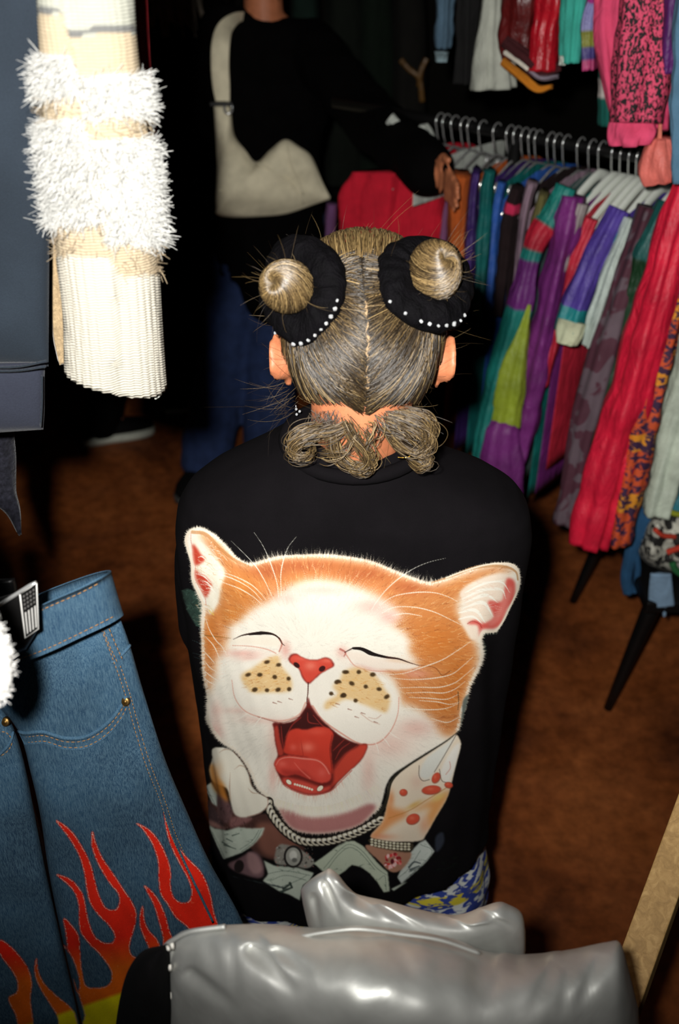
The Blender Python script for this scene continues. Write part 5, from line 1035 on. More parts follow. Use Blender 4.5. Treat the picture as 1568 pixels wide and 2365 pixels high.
# ---------------------------------------------------------------- velvet scrunchies with rhinestones
M_velvet = fabric('black_velvet', (5,4,6), .8, 0, .5, 90, 600, .8, .0, .07, 45); M_gem = plain('rhinestone', (236,238,240), .12, .65, .9, .02, 40, .0)
gem_me = None
for bi, (b, ax, q) in enumerate(BUNS):
    u, v = frame_of(ax); nA, nB = 96, 26; cen = b+(q-b)*.30; rings = []
    Rm, rm = (.0340, .0195) if bi == 0 else (.0345, .0205); r_ = np.random.default_rng(bi+3); phs = r_.uniform(0, 6.28, 4)
    def tor(a, t_, k=1.0):
        gat = 1+.05*math.sin(3*a+phs[0])+.05*math.sin(5*a+phs[1]+1.3*t_)+.045*math.sin(11*a+phs[2]+2*math.sin(3*a))*math.sin(1.5*t_+a)+.045*math.sin(17*a+phs[0]-t_+1.5*math.sin(2*a))*(.5+.5*math.sin(a*2+phs[1]))+.05*math.sin(4*a+2.2*t_+phs[2])
        Rr = Rm*(1+.06*math.sin(2*a+phs[3])); rr = rm*gat*k; dr = u*math.cos(a)+v*math.sin(a); return cen+dr*(Rr+rr*math.cos(t_))+ax*rr*.82*math.sin(t_)
    g = np.array([[tor(a, t_) for t_ in np.arange(nB)*2*math.pi/nB] for a in np.arange(nA)*2*math.pi/nA])
    scr = mesh('scrunchie', g.reshape(-1, 3), np.vstack([gridfaces(nA, nB, True), np.array([[ (nA-1)*nB+j, (nA-1)*nB+(j+1)%nB, (j+1)%nB, j] for j in range(nB)])]), M_velvet, me_t); scr['label'] = 'black velvet scrunchie edged with rhinestones'
    lo, hi = ((0, 6.283)); cand = []
    for a in np.arange(0, 2*math.pi, .17): cand.append((a, .45)); 
    for a in np.arange(0, 2*math.pi, .36): cand.append((a, 2.45))
    for a, t_ in cand:
        p = tor(a, t_, 1.02); px, py = proj(p)
        out = t_ < 1
        if out and not ((bi == 0 and py > 680 and px > 630) or (bi == 1 and py > 690)): continue
        if not out and not ((bi == 0 and py < 640) or (bi == 1 and (px < 975 or px > 1040))): continue
        if random.random() < .14: continue
        if gem_me is None:
            bm = bmesh.new(); bmesh.ops.create_cube(bm, size=1); bmesh.ops.bevel(bm, geom=list(bm.edges), offset=.22, segments=1, affect='EDGES'); gem_me = bpy.data.meshes.new('rhinestone'); bm.to_mesh(gem_me); bm.free(); gem_me.materials.append(M_gem)
        o = bpy.data.objects.new('rhinestone', gem_me); COL.objects.link(o); o.parent = scr; o.location = p; s_ = random.uniform(.0030,.0048); o.scale = (s_,s_,s_*.8)
        o.rotation_euler = (random.uniform(0,3),random.uniform(0,3),random.uniform(0,3))
# ---------------------------------------------------------------- beaded temple cords, earring, necklace clasp
BEAD = [plain('pink_bead', (206,110,150), .25, .2), plain('violet_bead', (110,90,180), .25, .2), plain('clear_bead', (210,214,220), .15, .6)]
for nm_, pts in (('beaded_cord', [(637,758),(640,775),(642,790),(644,806)]), ('beaded_cord', [(1026,752),(1029,765),(1028,778)])):
    pp = [P(x, y, .99) for x, y in spl(pts, 12)]; cord = mesh(nm_, *tube(pp, .0011, 6), BEAD[0], me_t)
    for i, p in enumerate(pp): mesh('bead', *ellipsoid(p, (.0017,)*3, None, 6, 8), BEAD[i % 3], cord)
ear = mesh('earring', *tube([P(683,936,.97), P(684,946,.97)], .0006, 6), MAT['chrome'], me_t)
for x, y in ((684,945),(692,950),(685,957)): mesh('crystal', *ellipsoid(P(x, y, .97), (.0017,)*3, None, 5, 7), M_gem, ear, False)
mesh('necklace', *tube([P(x, y, .888) for x, y in spl([(918,1056),(930,1057),(940,1056),(948,1053)], 14)], .0007, 6), plain('gold', (206,160,70), .25, 1), me_t)
# ---------------------------------------------------------------- left rack: sweatshirt, fluffy cardigan
XL = -.47
rk2 = thing('clothes_rack', 'chrome two-tier rack on the left holding the sweatshirt, fluffy cardigan and flame jeans', 'rack', (XL, .9, 0))
for z in (1.40, 2.10): mesh('bar', *tube([(XL,-.35,z),(XL,.5,z),(XL,1.04,z)], .0125, 12), MAT['chrome'], rk2)
for y in (-.33, .93):
    mesh('post', *tube([(XL,y,2.13),(XL,y,0)], .014, 10), MAT['chrome'], rk2); mesh('foot', *box((XL,y,.012), (.42,.05,.024)), MAT['black_metal'], rk2, False)
def left_hanger(y, z, label, L=.2):
    t = thing('coat_hanger', label, 'hanger', (XL, y, z)); a = np.linspace(-.6, math.pi*1.05, 12)
    mesh('hook', *tube(np.vstack([[(XL+.017*math.cos(q), y, z+.017*math.sin(q)) for q in a[::-1]], [(XL+.01,y,z-.03),(XL,y,z-.06)]]), .0026, 8), MAT['chrome'], t)
    mesh('shoulder_bar', *tube([(XL+s*L, y, z-.065-.07*abs(s)**1.3) for s in np.linspace(-1, 1, 13)], .009, 10), MAT['black_metal'], t)
    return t
YS, YF = .92, .86
# navy sweatshirt
left_hanger(YS, 2.10, 'black hanger under the shoulders of the navy sweatshirt')
M_navy = fabric('faded_navy_fleece', (33,40,48), .95, 0, .2, 10, 700, .5, .1, .15); M_navyrib = fabric('faded_navy_rib', (42,45,56), .95, 0, .15, 10, 500, .6, .1, .15)
sw = thing('sweatshirt', 'faded navy sweatshirt with a ribbed hem hanging on the left rack', 'sweatshirt', tuple(P(0,1000,YS)))
V, fc, U_, V_ = patch([(-560,-520),(-640,-260),(-620,200),(-610,600),(-600,846)], [(-60,-560),(118,-300),(118,200),(114,560),(112,846)], YS, .035, 50, 40, .006, 20, 5)
mesh('body', V, fc, M_navy, sw)
V, fc, U_, V_ = patch([(-600,838),(-602,900),(-600,960),(-598,1040)], [(113,836),(104,850),(103,940),(100,992)], YS-.004, .028, 24, 90, .0, 20, 5, .35)
hb = mesh('hem_band', V, fc, M_navyrib, sw)
for q in ([(-300,846),(-50,848),(40,847),(108,833)], [(-300,856),(-50,857),(40,856),(106,846)]):
    mesh('seam', *tube([P(x, y, YS-.036) for x, y in spl(q, 20)], .0011, 6), M_navy, hb)
mesh('seam', *tube([P(x, y, YS-.022) for x, y in spl([(97,868),(97,930),(94,985)], 10)], .0010, 6), M_navy, hb)
V, fc, c_ = strip([(-50,-520),(0,-200),(60,40)], [150,150,120], YS+.07, .04, None, seed=3); mesh('sleeve', V, fc, M_navy, sw)
# dark knit under the sweatshirt
dk = thing('knit_scarf', 'charcoal bouclé knit scarf hanging below the navy sweatshirt', 'scarf', tuple(P(10,1220,YS+.1)))
V, fc, c_ = strip([(-20,960),(-10,1050),(4,1130),(30,1180),(44,1228)], [90,90,66,34,10], YS+.13, .018, [(1,(34,34,42))], seed=6, fold=.15); mesh('knit', V, fc, fabric('charcoal_boucle', None, 1, 0, .6, 150, 260, 1.0, .2, .1), dk, colors=c_)
mesh('loop', *tube([(XL,YS+.11,2.115), P(-60,700,YS+.13), P(-20,980,YS+.13)], .006, 6), M_navy, dk)
# fluffy cardigan
left_hanger(YF+.125, 2.10, 'black hanger under the shoulders of the fluffy white cardigan')
cg = thing('fluffy_cardigan', 'cream cardigan with shaggy white yarn bands and a ribbed cuff', 'cardigan', tuple(P(260,900,YF)))
PTH = [(150,-420),(180,-200),(196,-60),(205,100),(222,300),(238,450),(250,600),(260,720),(266,852)]; WD = [260,240,222,222,236,236,226,218,222]
n_, m_ = 150, 96; V, fc, c_ = strip(PTH, WD, YF, .036, [(1,(230,220,200))], n_, m_, .0, 5, 2, 2.4, hem=-.0)
loc = np.array([proj(v) for v in V]); fold = np.interp(loc[:,1], [0,180,550,640,900], [135,178,240,272,262]); rt = (loc[:,0] > fold)
yy = loc[:,1]-np.where(rt, 42, 0)
# fold step, knitted ribs of the cuff, slanted cuff edge
nv = (V-np.vstack([np.repeat(V[:n_*m_].reshape(n_, m_, 3).mean(1), m_, 0), V[-2:]])); thv = np.concatenate([np.tile(np.arange(m_), n_), [0, 0]])
rib = np.where(yy > 590, 1.0, 0)*.0013*np.cos(thv*2*math.pi/m_*32); nu = nv/(np.linalg.norm(nv, axis=1, keepdims=True)+1e-9)
V = V+nu*rib[:,None]+np.outer(np.where(rt, -1, .35)*.006*np.exp(-((loc[:,0]-fold)/60)**2), -FWD)
V[:,2] -= np.clip((loc[:,1]-700)/200, 0, 1)*(loc[:,0]-150)/230*.022
BEI, CRE, WHI, GRY = lin((176,160,134)), lin((178,166,144)), lin((196,192,182)), lin((104,104,102))
cc = np.tile(CRE, (len(V), 1))
cc[yy < 130] = BEI; cc[yy < 36] = lin((160,160,148)); cc[np.abs(yy-26) < 8] = GRY
fl_ = ((yy > 130) & (yy < 222)) | ((yy > 278) & (yy < 520)); cc[fl_] = WHI; kn = ((yy >= 222) & (yy <= 278)) | ((yy >= 520) & (yy < 592)); cc[kn] = BEI; cc[yy >= 592] = lin((188,182,168))
def knit_mat():
    m, n, b, _ = nt('cream_knit'); a = node(n, 'ShaderNodeAttribute', attribute_name='Col'); v = coords(n, (1,1,1))
    w1 = node(n, 'ShaderNodeTexWave', Scale=120, Distortion=2.5, Detail=1); w1.bands_direction = 'Z'; n.links.new(v, w1.inputs['Vector']); w2 = node(n, 'ShaderNodeTexWave', Scale=70, Distortion=1.5, Detail=1); w2.bands_direction = 'X'; n.links.new(v, w2.inputs['Vector'])
    h = mixc(n, .22, w1.outputs['Color'], w2.outputs['Color']); n.links.new(a.outputs['Color'], b.inputs['Base Color']); b.inputs['Roughness'].default_value = .95; b.inputs['Specular IOR Level'].default_value = .1
    bump(n, b, h, .7, .002); return m
cc = cc*.80; M_knit = knit_mat(); slv = mesh('sleeve', V, fc, M_knit, cg, colors=cc)
V2, fc2, c2 = strip([(110,470),(134,540),(136,640),(140,760),(146,835)], [40,44,42,40,24], YF+.115, .018, [(1,(160,138,106))], seed=8, fold=.2, n=50); mesh('front_edge', V2, fc2, fabric('beige_fleece', None, 1, 0, .3, 200, 420, 1.0, .2, .1), cg, colors=c2)
V2, fc2, U_, V_ = patch([(-520,-560),(-600,-200),(-560,200),(-540,500)], [(60,-560),(120,-300),(130,100),(128,520)], YF+.125, .018, 30, 30, .004, 20, 5); 
mesh('body', V2, fc2, M_knit, cg, colors=.80*np.tile(CRE, (len(V2), 1)))
# shaggy fibres
def fibres(name, roots, normals, n, Lr, rad, colr, parent, down=.5, label=None, K=6):
    A = np.empty((n, K, 3)); idx = RG.integers(len(roots), size=n)
    for k in range(n):
        r0 = roots[idx[k]]+RG.normal(size=3)*.0012; d = unit(normals[idx[k]]*RG.uniform(.35,1.1)+np.array((0,0,-down))*RG.uniform(.3,1.3)+RG.normal(size=3)*.45); L = RG.uniform(*Lr); bd = RG.normal(size=3)*.6
        s = np.linspace(0, 1, K)[:,None]; A[k] = r0+d*L*s+bd*L*.45*s*s
    T = np.gradient(A, axis=1); T /= np.linalg.norm(T, axis=2, keepdims=True)+1e-12; s_ = np.cross(T, unit((.3,.9,.2))); s_ /= np.linalg.norm(s_, axis=2, keepdims=True)+1e-9; u_ = np.cross(T, s_)
    th = np.arange(3)*2*math.pi/3; rr = RG.uniform(rad*.6, rad*1.3, n)[:,None]*np.linspace(1, .45, K)[None]
    Vv = A[:,:,None]+rr[:,:,None,None]*(np.cos(th)[None,None,:,None]*s_[:,:,None]+np.sin(th)[None,None,:,None]*u_[:,:,None])
    q = (gridfaces(K, 3, True)[None]+(np.arange(n)*K*3)[:,None,None]).reshape(-1, 4)
    tn = np.repeat(np.tile(lin(colr), (n, 1))*RG.uniform(.82,1.04,(n,1)), K*3, 0)
    o = mesh(name, Vv.reshape(-1, 3), q, MAT['yarn'], parent, True, tn); o['kind'] = 'stuff'
    if label: o['label'] = label
    return o
MAT['yarn'] = fabric('eyelash_yarn', None, .8, 0, .05, 40, 900, .1, .2, .2)
vis = fl_[:n_*m_]; fibres('shaggy_yarn', V[:n_*m_][vis], nu[:n_*m_][vis], 14000, (.006,.014), .00045, (188,187,182), slv, .5, 'shaggy white yarn')
vis = kn[:n_*m_]; fibres('loose_yarn', V[:n_*m_][vis], nu[:n_*m_][vis], 500, (.004,.009), .0005, (136,120,96), slv, .4)
mesh('loose_thread', *tube([P(x, y, YF) for x, y in spl([(372,898),(373,908),(366,916),(358,921)], 12)], .0009, 6), MAT['white_plastic'], cg)
tg = mesh('size_tag', *loft([[P(290+22*math.cos(a)*q+4*math.cos(a), 893+22*math.sin(a)*q, YF+.02+dy) for a in np.arange(24)*2*math.pi/24] for q, dy in ((1,0),(1,.0015))]), plain('navy_card', (58,66,80), .6), cg); tg['label'] = 'dark blue swing tag'
# red garment glimpsed behind the cardigan
rd = thing('red_sweater', 'red sweater sleeve showing behind the fluffy cardigan', 'sweater', tuple(P(345,390,1.02)))
V2, fc2, c2 = strip([(300,-600),(322,0),(338,240),(348,320),(350,360),(344,396)], [40,40,36,34,30,14], 1.02, .03, [(1,(120,14,22))], seed=5); mesh('sleeve', V2, fc2, MAT['cotton'], rd, colors=c2)
mesh('hanger_hook', *tube([P(300,-600,1.02), (XL,1.02,2.115)], .004, 6), MAT['chrome'], rd)
# ---------------------------------------------------------------- flame jeans on a clip hanger
YJ = .74
def denim(name, c0, c1, ang):
    m, n, b, _ = nt(name); v = coords(n, (1,1,.08), (0, ang, 0)); v2 = coords(n)
    th_ = ramp(n, noise(n, v, 1150, 3, .6), [(.38, (0,0,0)), (.66, (1,1,1))]); wash = ramp(n, noise(n, v2, 9, 4), [(.3, (0,0,0)), (.7, (1,1,1))]); sp = ramp(n, noise(n, v2, 1500, 1), [(.55, (0,0,0)), (.75, (1,1,1))])
    c = mixc(n, wash, lin(c0), lin(c1)); c = mixc(n, mixc(n, 1., th_, (.75,)*3, 'MULTIPLY'), c, lin((74,100,116))); c = mixc(n, mixc(n, 1., sp, (.5,)*3, 'MULTIPLY'), c, lin((104,128,140)))
    n.links.new(c, b.inputs['Base Color']); b.inputs['Roughness'].default_value = .9; b.inputs['Specular IOR Level'].default_value = .15; bump(n, b, noise(n, v, 700, 2), .4, .0012); return m
M_den = denim('washed_denim', (17,40,62), (32,62,86), .13); M_den2 = denim('worn_denim', (28,54,78), (44,74,98), .1); M_thread = plain('tan_thread', (146,106,58), .8); M_brass = plain('aged_brass', (110,84,44), .4, .9)
jn = thing('flame_jeans', 'blue denim jeans with painted red and yellow flames hung by a clip', 'jeans', tuple(P(200,2365,YJ)))
RE_ = [(276,1424),(300,1490),(332,1600),(380,1750),(430,1870),(484,1990),(552,2112),(606,2250),(652,2440)]; LE_ = [(-40,1560),(-10,1620),(44,1692),(72,1790),(94,1890),(112,2010),(140,2150),(186,2350),(210,2460)]
V, fc, U_, V_ = patch(LE_, RE_, (YJ, YJ+.02), .028, 110, 90, .0035, 30, 12, .42)
legR = mesh('leg', V, fc, M_den, jn)
V, fc, U_, V_ = patch([(-330,1560),(-340,1750),(-330,2000),(-300,2250),(-280,2460)], [(-44,1566),(40,1704),(106,2014),(180,2346),(204,2460)], (YJ-.02, YJ+.008), .026, 90, 60, .003, 30, 14, .42); legL = mesh('leg', V, fc, M_den, jn)
def ribbon(top, bot, thick, k=60, h=10):                              # band between two 3-D edge curves
    T_, B_ = spl(top, k), spl(bot, k); g = np.array([[T_[i]+(B_[i]-T_[i])*j/(h-1.) for j in range(h)] for i in range(k)]); du = np.gradient(g, axis=0); dv = np.gradient(g, axis=1); nn = np.cross(du, dv); nn /= np.linalg.norm(nn, axis=2, keepdims=True)+1e-12
    a, b_ = g+nn*thick/2, g-nn*thick/2; N = k*h; gf = gridfaces(k, h); f_ = [tuple(q) for q in gf]+[tuple(q[::-1]+N) for q in gf]; idx = np.arange(N).reshape(k, h); rim = np.concatenate([idx[:-1,0], idx[-1,:-1], idx[:0:-1,-1], idx[0,:0:-1]])
    for i in range(len(rim)): p, q = rim[i], rim[(i+1) % len(rim)]; f_.append((q, p, p+N, q+N))
    return np.vstack([a.reshape(-1,3), b_.reshape(-1,3)]), f_
tpath = [P(-140,1530,YJ-.03), P(-20,1462,YJ-.034), P(90,1402,YJ-.036), P(180,1362,YJ-.030), P(232,1336,YJ-.018), P(252,1322,YJ+.002), P(240,1320,YJ+.020), P(180,1338,YJ+.030), P(80,1378,YJ+.036), P(-60,1450,YJ+.04)]
bpath = [P(-110,1600,YJ-.03), P(0,1548,YJ-.034), P(104,1508,YJ-.036), P(190,1468,YJ-.030), P(250,1440,YJ-.018), P(280,1422,YJ+.004), P(268,1424,YJ+.022), P(200,1452,YJ+.030), P(100,1492,YJ+.036), P(-40,1560,YJ+.04)]
wb = mesh('waistband', *ribbon(tpath, bpath, .004), M_den2, jn)
def stitches(paths, parent, gap=9, dash=6, w_=.00055, off=.0):
    ps_ = []
    for path in paths:
        q = spl(path, 200); d = np.concatenate([[0], np.cumsum(np.linalg.norm(np.diff(q, axis=0), axis=1))]); L = d[-1]; st_ = .0040
        for t0 in np.arange(0, L-st_, st_*1.45):
            a = np.array([np.interp(t0, d, q[:,i]) for i in range(3)]); b_ = np.array([np.interp(t0+st_, d, q[:,i]) for i in range(3)]); ps_.append(tube([a, (a+b_)/2, b_], [w_*.6, w_, w_*.6], 5))
    o = mesh('stitching', *join(ps_), M_thread, parent); o['label'] = 'tan stitching'; o['kind'] = 'stuff'; return o
leg_tree = bvh_of(legR); wb_tree = bvh_of(wb)
def stick(px, py, tree, off=.0006):
    d = Vector(ray(px, py)).normalized(); h = tree.ray_cast(Vector(CAM), d, 3)
    return np.array(h[0]-d*off) if h[0] is not None else None
def sticks(pts, tree, k=40, off=.0006): return [p for p in (stick(x, y, tree, off) for x, y in spl(pts, k)) if p is not None]
stitches([sticks([(-20,1470),(90,1412),(180,1372),(230,1346)], wb_tree, 60), sticks([(-10,1542),(104,1500),(190,1460),(262,1424)], wb_tree, 60)], wb)
# pocket mouth, facing, rivets, side seam, belt loop, fly
pk = [(6,1650),(30,1676),(54,1692),(100,1690),(150,1704),(200,1700),(245,1672),(276,1636),(292,1606)]
mesh('pocket_edge', *tube(sticks(pk, leg_tree, 60, .0), .0024, 8), M_den2, legR)
fp = [(x, y+12) for x, y in pk]; a_, b_ = sticks(pk, leg_tree, 60, .0012), sticks([(x+4, y+26) for x, y in pk], leg_tree, 60, .0012); kk = min(len(a_), len(b_)); mesh('pocket_hem', *ribbon(a_[:kk], b_[:kk], .0022, 60, 4), M_den, legR)
stitches([sticks([(x+1, y+9) for x, y in pk], leg_tree, 80, .003), sticks([(x+3, y+22) for x, y in pk], leg_tree, 80, .003)], legR)
ltree = bvh_of(legL)
for x, y in ((290,1620),(13,1667)):
    p = stick(x, y, leg_tree, .003); p = stick(x, y, ltree, .003) if p is None else p; rv = []
    for r_, z_ in ((.0002,.0030),(.0016,.0030),(.0022,.0018),(.0034,.0020),(.0044,.0012),(.0048,-.002)): rv.append([p+RIGHT*r_*math.cos(a)+UP*r_*math.sin(a)*1.15-FWD*z_ for a in np.arange(20)*2*math.pi/20])
    mesh('rivet', *loft(rv), M_brass, legR)
sm = [(236,1452),(262,1520),(290,1600),(312,1680),(340,1770),(372,1850),(398,1930),(440,2020),(492,2130)]
mesh('side_seam', *tube(sticks(sm, leg_tree, 80, .0), .0019, 8), M_den2, legR); stitches([sticks([(x+9, y) for x, y in sm], leg_tree, 120), sticks([(x-2, y) for x, y in sm], leg_tree, 120, .0022)], legR)
yk = [(258,1530),(276,1516),(292,1500),(306,1480)]; mesh('yoke_seam', *tube(sticks(yk, leg_tree, 30, .0), .002, 8), M_den2, legR)
a_, b_ = sticks([(236,1452),(250,1490),(272,1540)], leg_tree, 30, .001), sticks([(252,1446),(266,1484),(286,1528)], leg_tree, 30, .001); kk = min(len(a_), len(b_)); bl = mesh('belt_loop', *ribbon(a_[:kk], b_[:kk], .003, 30, 4), M_den, legR); stitches([sticks([(240,1458),(254,1494),(274,1536)], leg_tree, 40, .004), sticks([(252,1452),(266,1486),(284,1526)], leg_tree, 40, .004)], bl)
ltree = bvh_of(legL); stitches([sticks([(-20,1700),(10,1690),(28,1712),(14,1738),(-20,1756)], ltree, 50, .001)], legL); mesh('fly_seam', *tube(sticks([(30,1690),(20,1720),(-20,1760)], ltree, 30, .0), .0018, 8), M_den2, legL)
# painted flames
def paint_flames(x0, y0, x1, y1, shapes, holes, step=1.5, seed=2):
    cv = Canvas(x0, y0, x1, y1, step); rg = np.random.default_rng(seed); m = np.zeros_like(cv.a)
    for s in shapes: m = np.maximum(m, cv.mask(spline2(s, True)))
    for s in holes: m = np.minimum(m, 1-cv.mask(spline2(s, True)))
    edge = blur2(m, 2)*(m > .5); g = np.clip((cv.Y-2170-(cv.X-230)*-.15)/70, 0, 1)[...,None]; red = np.array((214,36,18.)); orr = np.array((216,98,18.)); col = red*(1-g)+orr*g
    ny = (cv.Y-(2318-(cv.X-200)*.34)); yel = np.clip((ny+4)/10, 0, 1)[...,None]; col = col*(1-yel)+np.array((226,212,18.))*yel
    nz = rg.uniform(size=cv.a.shape); spk = blur2(nz, 1)
    big = fbm(np.stack([cv.X.ravel()/40, cv.Y.ravel()/40], 1), 2.0, seed, 3).reshape(cv.a.shape); col = col*(1-.06*big[...,None])
    col = np.where((spk > .66)[...,None], col*.75+np.array((236,150,110))*.25, col)
    outl = ((m > .5) & (blur2(m, 1) < .86))[...,None]; col = np.where(outl & (nz[...,None] > .35), np.array((222,168,150)), col)
    cv.col = col; cv.a = blur2(m, .6) if step < 1 else m*1.0; cv.a = np.minimum(1, blur2(m, 1)*1.15)*(blur2(m, 1) > .25)
    return cv
S = lambda *q: [(x/2.6133, 1800+y/2.6133) for x, y in q]              # coordinates read off an enlarged crop
main = S((335,240),(420,295),(490,390),(545,500),(572,600),(600,700),(640,770),(690,785),(718,750),(715,690),(660,620),(600,520),(560,420),(552,350),(560,305),(580,380),(620,470),(680,560),(740,650),(800,740),(822,800),(815,880),(790,960),(782,1020),(800,1060),(850,1078),(890,1060),(900,1020),(870,950),(845,880),(845,810),(862,758),(872,840),(895,900),(940,950),(965,1000),(975,1040),(985,1120),(985,1300),(960,1500),(540,1500),(510,1400),(440,1180),(470,1290),(480,1200),(425,1050),(352,990),(395,1000),(412,1040),(400,930),(385,835),(430,870),(475,940),(485,1040),(495,1150),(520,1240),(580,1255),(650,1240),(675,1190),(660,1130),(600,1050),(540,990),(490,920),(478,840),(480,780),(462,700),(420,640),(340,570),(420,595),(470,640),(505,700),(525,800),(545,880),(580,950),(640,985),(685,975),(690,930),(650,870),(590,810),(545,740),(525,660),(510,560),(480,460),(430,370),(380,300))
small = S((868,636),(915,670),(960,730),(995,810),(1020,900),(1045,970),(1060,1060),(1000,1120),(985,1050),(985,960),(960,860),(930,760),(895,690))
right = S((820,258),(900,300),(960,370),(1000,450),(1028,540),(1030,640),(1045,700),(1080,735),(1120,742),(1150,715),(1155,660),(1130,590),(1080,500),(1035,410),(1005,310),(985,155),(1010,250),(1035,340),(1070,400),(1140,480),(1200,540),(1240,610),(1270,700),(1290,800),(1315,885),(1320,1000),(1180,1000),(1140,900),(1060,830),(1010,750),(970,690),(958,600),(955,500),(925,400),(870,310))
cvf = paint_flames(130, 1855, 620, 2440, [main, small, right], []); M_flame = decal_mat('flame_paint', .6, .25, 900)
decal('flame_print', cvf, leg_tree, .0009, M_flame, legR)['label'] = 'painted red, orange and yellow flames'
lf1 = S((0,965),(60,1000),(130,1075),(175,1150),(192,1230),(185,1330),(200,1500),(120,1500),(95,1420),(50,1320),(100,1280),(105,1220),(70,1150),(0,1050)); lf0 = S((-10,965),(-80,950),(-90,1040),(-10,1052)); lf2 = S((222,1072),(232,1150),(270,1230),(340,1300),(430,1380),(460,1450),(465,1540),(360,1540),(350,1440),(300,1350),(250,1270),(215,1190),(210,1120)); lf3 = S((350,990),(385,1010),(410,1080),(430,1180),(440,1260),(410,1180),(390,1090))
decal('flame_print', paint_flames(-20, 2150, 190, 2440, [lf1, lf0, lf2], []), ltree, .0009, M_flame, legL)['label'] = 'painted red flames'
# clip hanger holding the jeans
cl = thing('clip_hanger', 'black and chrome clip hanger with a stars-and-stripes badge gripping the jeans', 'hanger', tuple(P(40,1400,YJ-.06)))
YC = YJ-.055
V, fc, U_, V_ = patch([(-60,1400),(-56,1440),(-50,1490),(-44,1540)], [(84,1352),(90,1400),(88,1450),(60,1500)], YC, .008, 20, 20, 0, 1, 1, .2); mesh('clip_jaw', V, fc, MAT['black_metal'], cl)
V, fc, U_, V_ = patch([(-60,1340),(-60,1380),(-58,1430)], [(34,1334),(40,1360),(38,1400)], YC+.14, .008, 12, 12, 0, 1, 1, .2); mesh('clip_jaw', V, fc, MAT['black_metal'], cl)
mesh('bar', *tube([P(-140,1470,YC-.006), P(0,1396,YC-.010), P(70,1352,YC-.012), P(84,1346,YC-.012)], .0020, 8), MAT['chrome'], cl)
mesh('neck', *tube([P(-120,1440,YC), P(-150,1300,YC), (XL,YC,1.30), (XL,YC,1.375)], .004, 8), MAT['chrome'], cl)
mesh('hook', *tube([(XL+.017*math.cos(q), YC, 1.40+.017*math.sin(q)) for q in np.linspace(-1.6, math.pi*1.05, 14)], .0026, 8), MAT['chrome'], cl)
fq = [np.array(q, float) for q in ((46,1372),(84,1347),(89,1452),(58,1474))]; qp = lambda u, v: (fq[0]*(1-u)+fq[1]*u)*(1-v)+(fq[3]*(1-u)+fq[2]*u)*v
def plate(u0, u1, v0, v1, y0, th): 
    c4 = [qp(u0,v0), qp(u1,v0), qp(u1,v1), qp(u0,v1)]; return [P(*c, y0) for c in c4]+[P(*c, y0+th) for c in c4], [(0,1,2,3),(7,6,5,4),(0,4,5,1),(1,5,6,2),(2,6,7,3),(3,7,4,0)]
bg = mesh('badge', *plate(0,1,0,1,YC-.016,.003), MAT['black_metal'], cl, False); bg['label'] = 'small black badge with stars and stripes'
rimw = plain('badge_silver', (190,188,184), .45, .2)
for k in range(4): mesh('stripe', *plate(.16+.21*k, .16+.21*k+.10, .46, .94, YC-.0172, .001), rimw, bg, False)
for i in range(4):
    for j in range(4): mesh('star', *plate(.16+.2*i, .16+.2*i+.10, .08+.09*j, .08+.09*j+.045, YC-.0172, .001), plain('badge_star', (96,94,92), .5, .2) if (i, j) == (0, 0) else bpy.data.materials['badge_star'], bg, False)
mesh('rim', *tube([P(*q, YC-.0168) for q in (fq[0], fq[1], fq[2], fq[3], fq[0])], .0007, 6), rimw, bg)
# near white fleece cuff, out of focus
nc = thing('fleece_sleeve', 'white fleece sleeve end in front of the jeans waistband', 'sleeve', tuple(P(10,1610,.52)))
V, fc, c_ = strip([(-190,1100),(-140,1300),(-80,1420),(-44,1500),(-26,1560),(-26,1596)], [110,110,110,116,104,70], .52, .02, [(1,(214,212,206))], seed=9, fold=.05, n=60, m=40); ncs = mesh('sleeve', V, fc, fabric('white_fleece', None, 1, 0, .1, 100, 400, .8, .2, .1), nc, colors=c_)
mid = V[:60*40].reshape(60,40,3).mean(1); nrm_ = unit((0,0,1)); nn_ = (V[:2400]-np.repeat(mid, 40, 0)); nn_ /= np.linalg.norm(nn_, axis=1, keepdims=True)+1e-9
fibres('fleece_pile', V[:2400], nn_, 2600, (.002,.0045), .0005, (244,242,238), ncs, .2)
mesh('hanger_loop', *tube([P(-150,1110,.52), (XL,.52,1.39), (XL,.52,1.414)], .004, 6), MAT['chrome'], nc)
# ---------------------------------------------------------------- silver puffer jacket over the near rail, wooden rack leg
def silver():
    m, n, b, _ = nt('silver_coated_nylon'); v = coords(n)
    n.links.new(ramp(n, noise(n, v, 14, 4), [(.3, lin((176,177,172))), (.7, lin((208,208,203)))]), b.inputs['Base Color']); b.inputs['Metallic'].default_value = .6
    n.links.new(ramp(n, noise(n, v, 30, 3), [(.3, (.45,)*3), (.7, (.53,)*3)]), b.inputs['Roughness'])
    b1 = node(n, 'ShaderNodeBump', Strength=.16, Distance=.004); n.links.new(noise(n, coords(n, (1,1,1)), 22, 3, .5, 1.6), b1.inputs['Height']); b2 = node(n, 'ShaderNodeBump', Strength=.12, Distance=.0006); n.links.new(noise(n, v, 900, 2), b2.inputs['Height']); n.links.new(b1.outputs[0], b2.inputs['Normal']); n.links.new(b2.outputs[0], b.inputs['Normal'])
    return m
M_sil = silver(); YP = .50
pj = thing('puffer_jacket', 'shiny silver quilted puffer jacket with a black velour lining, folded over the near rail', 'jacket', tuple(P(900,2365,YP)))
